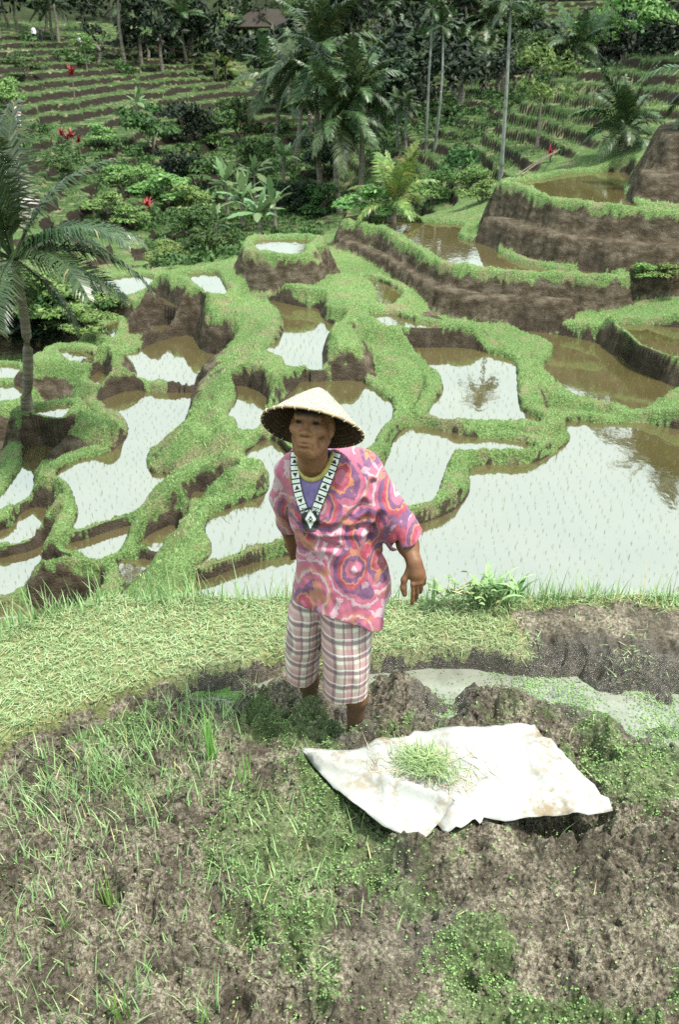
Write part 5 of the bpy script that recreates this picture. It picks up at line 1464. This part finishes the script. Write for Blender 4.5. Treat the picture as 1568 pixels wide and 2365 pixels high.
# the dark palm close by on the left
b = on_ground(58, 945, 20.3); c = at_d(30, 598, 20.4)
npalm = palm('coconut_palm', b, c, 3.1, 0, 'large dark coconut palm at the left edge leaning over the ponds', FR_FINE, group=G1, seed=77, tr=.115)
rg = np.random.default_rng(4)
for ty, rz, sc in [(0, 1.2, 2.9), (0, -.6, 2.6), (0, 2.6, 2.9), (1, .35, 2.7), (1, -2.6, 2.8), (2, .1, 2.6), (2, -.35, 2.8), (2, 2.9, 2.6), (3, .0, 2.9), (3, -.75, 2.7), (3, 3.4, 2.7), (3, 1.0, 2.6), (4, -.2, 2.3), (4, 2.2, 2.5), (4, -1.5, 2.4), (4, -2.4, 2.4), (5, -.1, 1.9), (5, 1.8, 2.0), (5, 3.5, 2.0), (1, 1.7, 2.8), (0, 4.0, 2.7)]:
    f = bpy.data.objects.new('frond', FR_FINE[ty]); COL.objects.link(f); f.parent = npalm
    f.location = c - b; f.rotation_euler = (rg.normal(0, .2), rg.normal(0, .06), rz); f.scale = (sc * 1.12,) * 3
# slim areca palms
for i, (bx0, by0, cx0, cy0, d, fl, lab) in enumerate([
 (984,352,1002,20,56,1.3,'slim areca palm with a long white trunk, left of a close pair'),
 (1004,348,1024,60,57,1.3,'slim areca palm with a pale trunk, right of a close pair'),
 (1157,412,1181,6,41,1.25,'tallest slim palm, its mottled white trunk running out of the top of the view'),
 (918,340,922,240,60,1.2,'small areca palm with a dark head, left one of two above the brown terraces'),
 (938,342,942,246,61,1.1,'small areca palm with a dark head, right one of two above the brown terraces'),
 (1062,215,1066,92,88,1.5,'areca palm with a round dark head in the grove at the jungle edge'),
 (1090,215,1096,120,92,1.4,'short areca palm in the middle of the grove at the jungle edge'),
 (1122,222,1128,112,86,1.4,'areca palm at the right of the grove, by the tallest slim trunk'),
 (1040,205,1042,50,95,1.5,'areca palm with a high head at the left of the grove'),
 (890,180,890,12,105,1.6,'areca palm in the jungle above the central cluster, its head at the top edge'),
 (1146,218,1150,130,90,1.3,'areca palm half hidden behind the tallest slim trunk')]):
    b = on_ground(bx0, by0, d); c = at_d(cx0, cy0, math.hypot(b[0], b[1]))
    palm('areca_palm', b, c, fl, 11, lab, FR_A, group='slim areca palms', seed=200 + i, tr=.075, mat=M_PALE, bias=-.02)

# ------------------------------------------------------------------ bananas
M_BANANA = leaf_mat('banana_leaf', (.06, .11, .045), (.17, .25, .11), .4, .3, .3, .8, (.25, .2, .1), .04)
def banana_leaf(el, dr, seed):
    ns = 17; s = np.linspace(0, 1, ns + 1); th = el - dr * s
    x = np.r_[0, np.cumsum(np.cos(th[:-1]) / ns)]; z = np.r_[0, np.cumsum(np.sin(th[:-1]) / ns)]
    wd = .14 * np.sin(np.clip((s - .12) / .88, 0, 1) ** .7 * math.pi) ** .6 + .008; wd[-1] = .01
    rg = np.random.default_rng(seed); wd = wd * (1 - .55 * (rg.random(ns + 1) < .3))
    V = np.concatenate([np.c_[x, -wd, z - .35 * wd + rg.normal(0, .01, ns + 1)], np.c_[x, 0 * x, z], np.c_[x, wd, z - .35 * wd + rg.normal(0, .01, ns + 1)]])
    n = ns + 1; F = []
    for k in range(ns):
        for r0 in (0, n): F.append((r0 + k, r0 + k + 1, r0 + n + k + 1, r0 + n + k))
    me = np_mesh('leaf', V, np.array(F), True); me.materials.append(M_BANANA); return me
BL = [banana_leaf(1.4, .35, 1), banana_leaf(1.15, .8, 2), banana_leaf(.8, 1.1, 3), banana_leaf(.4, 1.2, 4)]
def banana(b, h, ll, nl, label, seed):
    nl = int(nl * 1.5)
    rg = np.random.default_rng(seed)
    o = thing('banana_plant', b, label, 'banana plant', 'banana plants')
    obj('trunk', np_mesh('trunk', *tube_geo(np.array([(0, 0, -.3), (0.02, 0, h * .5), (0, 0.03, h)]), np.array([.13, .10, .05]), 8), True), M_TRUNK, o)
    for k in range(nl):
        f = bpy.data.objects.new('leaf', BL[min(3, int(k / nl * 4))]); COL.objects.link(f); f.parent = o
        f.location = (0, 0, h * rg.uniform(.8, 1.0)); f.rotation_euler = (rg.normal(0, .25), rg.normal(0, .1), k * 2.4 + rg.normal(0, .3))
        sc = .74 * ll * rg.uniform(.7, 1.2); f.scale = (sc,) * 3
for i, (x, y, d, h, ll, nl, lab) in enumerate([(525,500,48,2.0,2.0,9,'banana plant with silvery leaves at the top of the gully clump'), (560,530,47,1.7,2.1,10,'banana plant in the middle of the gully clump'),
    (600,545,46,1.3,2.0,9,'banana plant lowest in the gully, beside the white pond'), (635,530,48,1.6,1.9,8,'banana plant at the right of the gully clump with ragged upright leaves'),
    (590,480,52,2.2,2.0,8,'tall banana plant behind the gully clump'), (655,430,57,1.8,1.9,6,'banana plant with two upright leaves left of the central palm trunks'),
    (318,275,78,1.2,1.7,8,'small banana plant alone on the left terraces'), (62,820,25.5,.5,1.0,5,'young banana plant with one broad leaf beside the left palm trunk'),
    (500,560,43,1.0,1.5,7,'small banana plant on the left of the gully below the dark bushes')]):
    banana(on_ground(x, y, d), h, ll, nl, lab, 300 + i)

# ------------------------------------------------------------------ shrubs, trees and jungle
def crown_geo(n, rx, ry, rz, clumps, leaf, rg, low=.0):
    """leaf quads gathered in clumps over an uneven crown"""
    cc = rg.normal(0, 1, (clumps, 3)); cc /= np.linalg.norm(cc, axis=1, keepdims=True) + 1e-9
    cc *= (rg.random((clumps, 1)) ** .45) * .82
    cc[:, 2] = np.where(cc[:, 2] < -.35, -cc[:, 2] * .6, cc[:, 2])
    cr = rg.uniform(.22, .46, clumps)
    k = rg.integers(0, clumps, n)
    dv = rg.normal(0, 1, (n, 3)); dv /= np.linalg.norm(dv, axis=1, keepdims=True)
    dv[:, 2] = np.abs(dv[:, 2]) * .9 - .25
    p = (cc[k] + dv * (cr[k] * rg.uniform(.55, 1.08, n))[:, None]) * np.array([rx, ry, rz])
    nn = dv + rg.normal(0, .55, (n, 3)) + np.array([0, 0, .5]); nn /= np.linalg.norm(nn, axis=1, keepdims=True)
    a = np.cross(nn, rg.normal(0, 1, (n, 3))); a /= np.linalg.norm(a, axis=1, keepdims=True) + 1e-9; b = np.cross(nn, a)
    s = (leaf * rg.uniform(.6, 1.3, n))[:, None]
    V = np.stack([p - a * s, p - b * s * .45 - nn * s * .12, p + a * s, p + b * s * .45 - nn * s * .12], 1).reshape(-1, 3)
    return V, np.arange(4 * n).reshape(n, 4)
M_BUSH = leaf_mat('shrub_leaf', (.014, .034, .010), (.072, .13, .038), .5, .15, .2, .6)
M_BUSH_L = leaf_mat('light_shrub_leaf', (.05, .11, .025), (.18, .27, .085), .5, .15, .25, .6)
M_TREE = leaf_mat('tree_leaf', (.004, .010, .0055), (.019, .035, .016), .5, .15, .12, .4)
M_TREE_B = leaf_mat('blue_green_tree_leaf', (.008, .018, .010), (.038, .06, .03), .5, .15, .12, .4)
BARK = M_TRUNK
rgv = np.random.default_rng(42)
def proto_crown(mat, n, clumps, leaf, seed, asp=.8):
    rg = np.random.default_rng(seed)
    me = np_mesh('crown', *crown_geo(n, 1, 1, asp, clumps, leaf, rg)); me.materials.append(mat); return me
BU = [proto_crown(M_BUSH, 1500, 12, .085, 1), proto_crown(M_BUSH, 1500, 15, .075, 2), proto_crown(M_BUSH_L, 1500, 13, .085, 3), proto_crown(M_BUSH_L, 1400, 16, .075, 4)]
TR = [proto_crown(M_TREE, 2200, 16, .075, 11, .9), proto_crown(M_TREE, 2200, 20, .07, 12, .85), proto_crown(M_TREE_B, 2200, 17, .075, 13, .95), proto_crown(M_BUSH_L, 900, 14, .06, 14, 1.0)]
def shrub(x, y, d, rad, lab, me, hgt=.8, trunk=0.0, name='shrub', cat='shrub', grp='shrubs in the gully and on the terraces'):
    rad = rad * 1.3
    b = on_ground(x, y, d)
    o = thing(name, b, lab, cat, grp, rz=rgv.uniform(0, 6.28))
    if trunk > 0:
        o.rotation_euler = (0, 0, 0)
        tp = np.array([(0, 0, -.3), (rgv.normal(0, .06) * trunk, rgv.normal(0, .06) * trunk, trunk * .5), (0, 0, trunk + rad * .3)])
        obj('trunk', np_mesh('trunk', *tube_geo(tp, np.array([.10, .075, .04]) * max(.6, rad / 2), 7), True), BARK, o)
    else:
        st_g = [tube_geo(np.array([(0, 0, -.1), (math.cos(a_) * rad * .25, math.sin(a_) * rad * .25, rad * .45)]), np.array([.04, .02]) * rad, 4) for a_ in (0.3, 2.3, 4.4)]
        for sg in st_g: obj('stem', np_mesh('stem', *sg), BARK, o)
    cr = obj('crown', me, None, o)
    cr.location = (0, 0, trunk + rad * hgt * .55); cr.scale = (rad, rad, rad * hgt); cr.rotation_euler = (0, 0, rgv.uniform(0, 6.28))
    return o
for a_ in [
 (352,345,66,1.9,'round dark shrub on the left slope under the terraces',BU[0],1.0),
 (440,330,68,2.1,'broad dark bushy tree above the gully on the left slope',TR[1],1.0),
 (500,345,64,1.8,'grey-green bush at the head of the gully',BU[1],1.0),
 (400,420,58,1.4,'dark bush in the shade of the left gully slope',TR[0],.9),
 (460,440,55,1.5,'thick bush just left of the bananas',BU[0],1.0),
 (440,500,50,1.3,'light green bush on the slope left of the bananas',BU[2],.8),
 (380,470,54,1.6,'pale creeping bush spread over the left slope',BU[2],.55),
 (330,440,57,1.5,'low bright bush below the round dark shrub',BU[3],.6),
 (440,560,45,1.3,'leafy bush at the gully rim below the red plants',BU[1],.85),
 (480,590,43,1.0,'green bush beside the small pond at the gully rim',BU[0],.8),
 (390,605,41,.9,'bright creeper mound left of the small gully pond',BU[2],.6),
 (690,490,53,1.4,'dark bush at the foot of the palm trunks',TR[0],.9),
 (735,500,55,1.3,'bush between the central palm trunks',BU[1],.9),
 (850,500,47,1.0,'low green bush left of the young palm',BU[2],.7),
 (960,480,46,1.3,'light green bush right of the young palm',BU[3],.8),
 (1052,425,46,.95,'upright dark bush on the bank above the middle ponds',BU[0],1.25),
 (1000,470,46,1.1,'rounded grass-green bush below the dark upright bush',BU[2],.8),
 (1090,440,45,1.0,'low bush on the slope left of the topmost pond',BU[3],.7),
 (1110,470,43,.8,'small bush hanging over the brown bluff',BU[2],.7),
 (70,745,29.5,1.2,'dark bush in the left hollow beside the palm trunk',BU[0],.75),
 (130,735,30,1.2,'bush in the middle of the left hollow',BU[2],.7),
 (190,725,30.5,1.1,'bush in the left hollow under the pond edge',BU[0],.7),
 (245,730,30,.8,'small bush at the right end of the left hollow',BU[3],.65),
 (150,775,28.2,.9,'low dark bush at the bottom of the left hollow',BU[1],.7),
 (20,790,27.5,1.1,'dark bush at the left edge of the view in the hollow',TR[0],.8),
 (210,770,28.6,.7,'small leafy bush above the muddy stream',BU[2],.7),
 (90,800,27,.8,'shaded bush behind the young banana',TR[1],.8),
 (740,400,68,1.7,'dark bush between the palms and the brown terraces',TR[0],.9),
 (600,420,60,1.6,'tall bush behind the bananas',BU[1],1.1),
 (560,330,80,2.2,'bushy tree at the right end of the left terraces',BU[1],1.0),
 (270,420,58,1.0,'mound of creeper on the left terraces',BU[3],.6),
 (230,330,66,1.0,'small light bush on the left terraces',BU[2],.7),
 (60,180,88,1.6,'bush at the upper left edge of the terraces',BU[0],.7),
 (20,250,72,1.5,'bush at the left edge behind the dark palm',BU[2],.8),
 (150,420,55,1.1,'low bush on the slope behind the dark palm fronds',BU[1],.7),
 (250,500,48,1.0,'low bush near the end of the dark palm fronds',BU[2],.6),
 (300,520,46,.9,'creeper mound beside the red plants',BU[3],.6),
 (1480,660,27.5,.45,'small creeper on the ledge between the two right walls',BU[2],.55),
 (1540,665,27.3,.5,'creeper at the right edge on the ledge between the walls',BU[3],.5)]:
    shrub(*a_)
for a_ in [
 (1240,345,46,1.5,'thin airy tree with sparse leaves above the topmost pond',TR[3],1.0,1.8),
 (650,250,95,3.0,'dark round tree behind the left palm of the cluster',TR[0],1.0,2.5),
 (810,230,100,4.5,'tall leafy tree behind the central palms',TR[2],1.1,5.0),
 (830,120,110,4.2,'large leafy tree with pale blue-green leaves near the top centre',TR[2],1.1,5.0),
 (740,330,82,2.6,'dense dark tree behind the central trunks',TR[1],1.0,2.2),
 (880,300,74,2.2,'dark leafy tree above the brown terraces, right of the central palm',TR[2],1.0,2.0),
 (1380,110,62,1.5,'light little tree on the right grassy mound',BU[3],1.1,1.0),
 (1470,75,66,2.0,'bushy light tree at the upper right by the jungle',BU[2],1.0,1.6),
 (1235,185,62,1.6,'round green tree left of the right grassy mound',BU[1],1.0,1.5),
 (1190,160,72,2.0,'leafy tree behind the tallest slim trunk',BU[1],1.0,2.0),
 (200,165,100,1.0,'thin little tree on the top left terraces',BU[3],1.2,1.3)]:
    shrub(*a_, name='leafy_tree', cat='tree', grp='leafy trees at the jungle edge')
# three tall trees on the right whose crowns are mirrored in the large pond
for k, (az, d, r_, h_) in enumerate([(19.5, 60, 3.6, 7.0), (22.5, 57, 4.0, 8.5), (25.5, 60, 4.5, 10)]):
    a_ = math.radians(az); px, py = math.sin(a_) * d, math.cos(a_) * d
    z = float(ground_z(px, py)[0])
    o = thing('broad_tree', (px, py, z), ['tall dark tree behind the right grassy mound, leftmost of three', 'tall dark tree behind the right grassy mound, at the right edge of the view', 'tall dark tree past the right edge of the view behind the grassy mound'][k], 'tree', 'trees beyond the right edge')
    obj('trunk', np_mesh('trunk', *tube_geo(np.array([(0, 0, -1), (.2, 0, h_ * .5), (0, 0, h_)]), np.array([.35, .28, .18]), 8), True), BARK, o)
    cr = obj('crown', TR[k % 3], None, o); cr.location = (0, 0, h_); cr.scale = (r_, r_, r_)

# the jungle on the far hill
geo, gb = [], []
rg = np.random.default_rng(9)
def jtree(x, y, z, r, h, n=330):
    V, F = crown_geo(n, r, r, r * rg.uniform(.8, 1.3), int(rg.integers(9, 15)), r * rg.uniform(.10, .15), rg)
    geo.append((V + np.array([x, y, z + h]), F))
    tp = np.array([(x, y, z - 1), (x + rg.normal(0, .3), y, z + h * .5), (x, y, z + h)])
    gb.append(tube_geo(tp, np.array([.22, .18, .1]), 5))
cnt = 0
for k in range(2500):
    az = rg.uniform(-33, 33); d = 62 + 170 * rg.random() ** 1.5
    edge = np.interp(az, [-33, -14, -7, -4, 0, 4, 8, 12, 16, 22, 33], [104, 104, 103, 92, 80, 72, 70, 66, 63, 66, 72])
    if d < edge or (abs(az + 4.7) < 1.7 and d < 116): continue
    if d > 150 and rg.random() < .6: continue
    a_ = math.radians(az); x, y = math.sin(a_) * d, math.cos(a_) * d
    z = float(ground_z(x, y)[0]); r = rg.uniform(2.0, 4.6) * (1 if d < 150 else 1.35)
    if az > 5 and d < 95: r *= .62
    jtree(x, y, z, r, rg.uniform(.4, 1.6) * r, 230 if d < 150 else 150); cnt += 1
    if cnt > 470: break
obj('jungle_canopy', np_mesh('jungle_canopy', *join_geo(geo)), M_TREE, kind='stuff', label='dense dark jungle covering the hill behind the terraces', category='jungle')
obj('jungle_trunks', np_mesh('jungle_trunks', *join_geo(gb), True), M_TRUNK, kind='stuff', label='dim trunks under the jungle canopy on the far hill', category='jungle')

# undergrowth over the gully and the neglected terraces
geo = []
for k in range(2600):
    az = rg.uniform(-27, 24); d = 37 + 75 * rg.random() ** 1.2
    a_ = math.radians(az); x, y = math.sin(a_) * d, math.cos(a_) * d
    m = float(fbm(np.array([x]), np.array([y]), .07, 3, seed=91)[0])
    gul = math.exp(-((az + 6 - (d - 45) * .02) / 4.5) ** 2) * (d < 75)
    if az > 9 and d < 60: gul -= .35
    if m + .42 * gul + (.05 if 60 < d < 80 else 0) - (.12 if d > 82 else 0) < .09: continue
    z = float(ground_z(x, y)[0]); r = rg.uniform(.35, .95) * (.6 + d / 110)
    V, F = crown_geo(48, r, r, r * rg.uniform(.5, .9), 5, r * .17, rg)
    geo.append((V + np.array([x, y, z + r * .15]), F))
obj('undergrowth', np_mesh('undergrowth', *join_geo(geo)), M_BUSH, kind='stuff', label='tangled low undergrowth on the terraces and gully slopes', category='undergrowth')

# ------------------------------------------------------------------ red cordylines
t = NT('red_leaf'); t.set(color=t.ramp(t.noise(9, 3), [(.3, (.10, .008, .012)), (.7, (.42, .025, .03))]), rough=.4); M_RED = t.m
for i, (x, y, d, h, sz, lab) in enumerate([(172,232,87,2.0,.75,'tall red-leaved cordyline on the top left terraces'), (146,345,63,.9,.45,'red cordyline, left one of the close row behind the dark palm'), (158,345,63.5,.7,.4,'red cordyline, second of the close row behind the dark palm'),
    (167,346,63,.85,.45,'red cordyline, third of the close row behind the dark palm'), (183,350,63,.6,.4,'darker red cordyline at the right end of the close row'), (342,512,51,.75,.55,'single bright red cordyline at the end of the palm fronds'),
    (290,500,50,.4,.35,'small red cordyline left of the single bright one'), (287,575,41,.55,.28,'little red cordyline on the path above the long pond'), (1270,375,43,.35,.4,'red-leaved plant beside the bamboo poles on the right')]):
    b = on_ground(x, y, d)
    o = thing('red_cordyline', b, lab, 'cordyline', 'red cordylines')
    obj('stem', np_mesh('stem', *tube_geo(np.array([(0, 0, -.2), (.02, 0, h * .5), (0, 0, h)]), np.array([.05, .04, .03]), 6), True), M_TRUNK, o)
    n = 40
    obj('leaf_head', np_mesh('leaf_head', *blade_geo(np.c_[R.normal(0, sz * .12, (n, 2)), h + U(-.3, .2, n) * sz], U(.6, 1.1, n) * sz, U(.14, .24, n) * sz, U(0, 6.28, n), U(.1, 1.2, n), U(.2, .9, n), 3)), M_RED, o)

# ------------------------------------------------------------------ hut, poles and far-off people
t = NT('thatch'); t.set(color=t.ramp(t.noise(6, 5, .7), [(.3, (.012, .009, .007)), (.7, (.04, .03, .022))]), rough=.95); t.bump(t.noise(25, 4), .8, .05); M_THATCH = t.m
t = NT('hut_timber'); t.set(color=t.ramp(t.noise(4, 3), [(.3, (.05, .035, .025)), (.7, (.12, .085, .06))]), rough=.8); M_TIMBER = t.m
b = on_ground(612, 112, 108)
hut = thing('hut', b, 'small thatched hut with a dark roof at the jungle edge above the palms', 'hut')
def box_geo(c, s):
    c = np.array(c); s = np.array(s) / 2
    V = np.array([(x, y, z) for x in (-1, 1) for y in (-1, 1) for z in (-1, 1)]) * s + c
    return V, np.array([(0, 1, 3, 2), (4, 6, 7, 5), (0, 4, 5, 1), (2, 3, 7, 6), (0, 2, 6, 4), (1, 5, 7, 3)])
for px, py in ((-2.4, -1.3), (2.4, -1.3), (-2.4, 1.3), (2.4, 1.3)):
    obj('post', np_mesh('post', *box_geo((px, py, 1.1), (.16, .16, 2.6))), M_TIMBER, hut)
obj('floor_deck', np_mesh('floor_deck', *box_geo((0, 0, .55), (5.2, 3.0, .14))), M_TIMBER, hut)
obj('back_wall', np_mesh('back_wall', *box_geo((0, 1.2, 1.2), (4.6, .08, 1.2))), M_TIMBER, hut)
rv = np.array([(-3.3, -2.1, 2.2), (3.3, -2.1, 2.2), (3.3, 2.1, 2.2), (-3.3, 2.1, 2.2), (-1.6, 0, 4.0), (1.6, 0, 4.0), (-3.2, -2.0, 2.02), (3.2, -2.0, 2.02), (3.2, 2.0, 2.02), (-3.2, 2.0, 2.02)])
rme = bpy.data.meshes.new('roof'); rme.from_pydata([tuple(v) for v in rv], [], [(0, 1, 5, 4), (2, 3, 4, 5), (3, 0, 4), (1, 2, 5), (0, 6, 7, 1), (1, 7, 8, 2), (2, 8, 9, 3), (3, 9, 6, 0), (9, 8, 7, 6)])
obj('roof', rme, M_THATCH, hut)
t = NT('old_bamboo'); t.set(color=t.ramp(t.noise(8, 3), [(.3, (.05, .04, .025)), (.7, (.14, .115, .08))]), rough=.6); M_BAM = t.m
for k, (x0, y0, x1, y1, lab) in enumerate([(1192,412,1292,366,'long bamboo pole leaning over the bank behind the topmost pond'), (1205,412,1285,372,'second bamboo pole lying beside the long one behind the topmost pond'), (1392,318,1428,352,'pale broken pole leaning under the stocky right palm')]):
    d0 = 43 if k < 2 else 40
    p, q = on_ground(x0, y0, d0), on_ground(x1, y1, d0 + (3 if k < 2 else -.5))
    p = p + np.array([0, 0, .08]); q = q + np.array([0, 0, .35])
    o = thing('bamboo_pole', p, lab, 'pole', 'bamboo poles')
    obj('pole', np_mesh('pole', *tube_geo(np.linspace(0, 1, 9)[:, None] * (q - p)[None] + np.c_[np.zeros((9, 2)), .06 * np.sin(np.linspace(0, math.pi, 9))], .024 if k < 2 else .04, 6), True), M_BAM, o)
def cloth(name, c):
    t = NT(name); t.set(color=t.ramp(t.noise(12, 3), [(.3, tuple(v * .8 for v in c)), (.7, c)]), rough=.85); return t.m
M_FSK = cloth('far_skin', (.20, .11, .065)); M_FHAIR = cloth('far_hair', (.02, .017, .015))
def far_person(b, top, low, label, sit=False):
    o = thing('person', b, label, 'person', 'visitors on the far terraces', rz=rgv.uniform(-.6, .6))
    f = Field((-.36, -.28, -.02), (.36, .28, 1.72), .03)
    h0 = 0.0
    for s_ in (-1, 1):
        f.cone((.08 * s_, 0, .82), (.09 * s_, .02 * s_, .45), .085, .065, .04); f.cone((.09 * s_, .02 * s_, .45), (.09 * s_, .03, .05), .06, .042, .04); f.cone((.09 * s_, .03, .04), (.10 * s_, -.09, .03), .04, .035, .03)
        f.cone((.17 * s_, 0, 1.30), (.22 * s_, .02, 1.05), .05, .042, .04); f.cone((.22 * s_, .02, 1.05), (.20 * s_, -.06, .80), .04, .032, .03); f.ell((.20 * s_, -.07, .76), (.03, .035, .05), .02)
    f.cone((0, 0, .88), (0, 0, 1.25), .14, .16, .08); f.cone((0, 0, 1.3), (0, -.01, 1.45), .06, .055, .04); f.ell((0, -.01, 1.55), (.078, .095, .115), .02)
    v, q = f.nets(); zc = v[q].mean(1)
    me = np_mesh('body', v, q, True)
    for m_ in (M_FSK, top, low, M_FHAIR): me.materials.append(m_)
    mi = np.where((zc[:, 2] > .86) & (zc[:, 2] < 1.40) & (np.abs(zc[:, 0]) < .30), 1, 0)
    mi = np.where(zc[:, 2] <= .86, np.where(np.abs(zc[:, 0]) < .165, 2, 0), mi)
    mi = np.where((zc[:, 2] < .12), 0, mi); mi = np.where((zc[:, 2] > 1.58) | ((zc[:, 2] > 1.50) & (zc[:, 1] > .03)), 3, mi)
    me.polygons.foreach_set('material_index', mi.astype(np.int32))
    obj('body', me, None, o)
    return o
CW, CD, CR_, CP_ = cloth('white_cloth', (.75, .75, .75)), cloth('dark_cloth', (.03, .03, .04)), cloth('red_cloth', (.45, .05, .05)), cloth('pale_pink_cloth', (.6, .4, .42))
for x, y, d, tp_, lo_, lab in [(185,112,112,CW,CW,'distant person in a white dress on the top left terrace'), (81,106,108,CW,CD,'distant person in a white top and dark bottoms near the top left corner'), (96,104,109,CD,CD,'distant person in dark clothes beside the one in the white top'),
      (366,124,113,CW,CR_,'distant visitor in white and red at the left of the far group'), (378,126,113.5,CP_,CD,'distant visitor in pink in the middle of the far group'), (400,124,114,CR_,CP_,'distant visitor in red at the right of the far group'),
      (605,112,121,CW,CD,'distant person in white standing below the thatched hut'), (44,300,66,CP_,CW,'person in pale clothes on the slope behind the dark left palm')]:
    far_person(on_ground(x, y, d), tp_, lo_, lab)
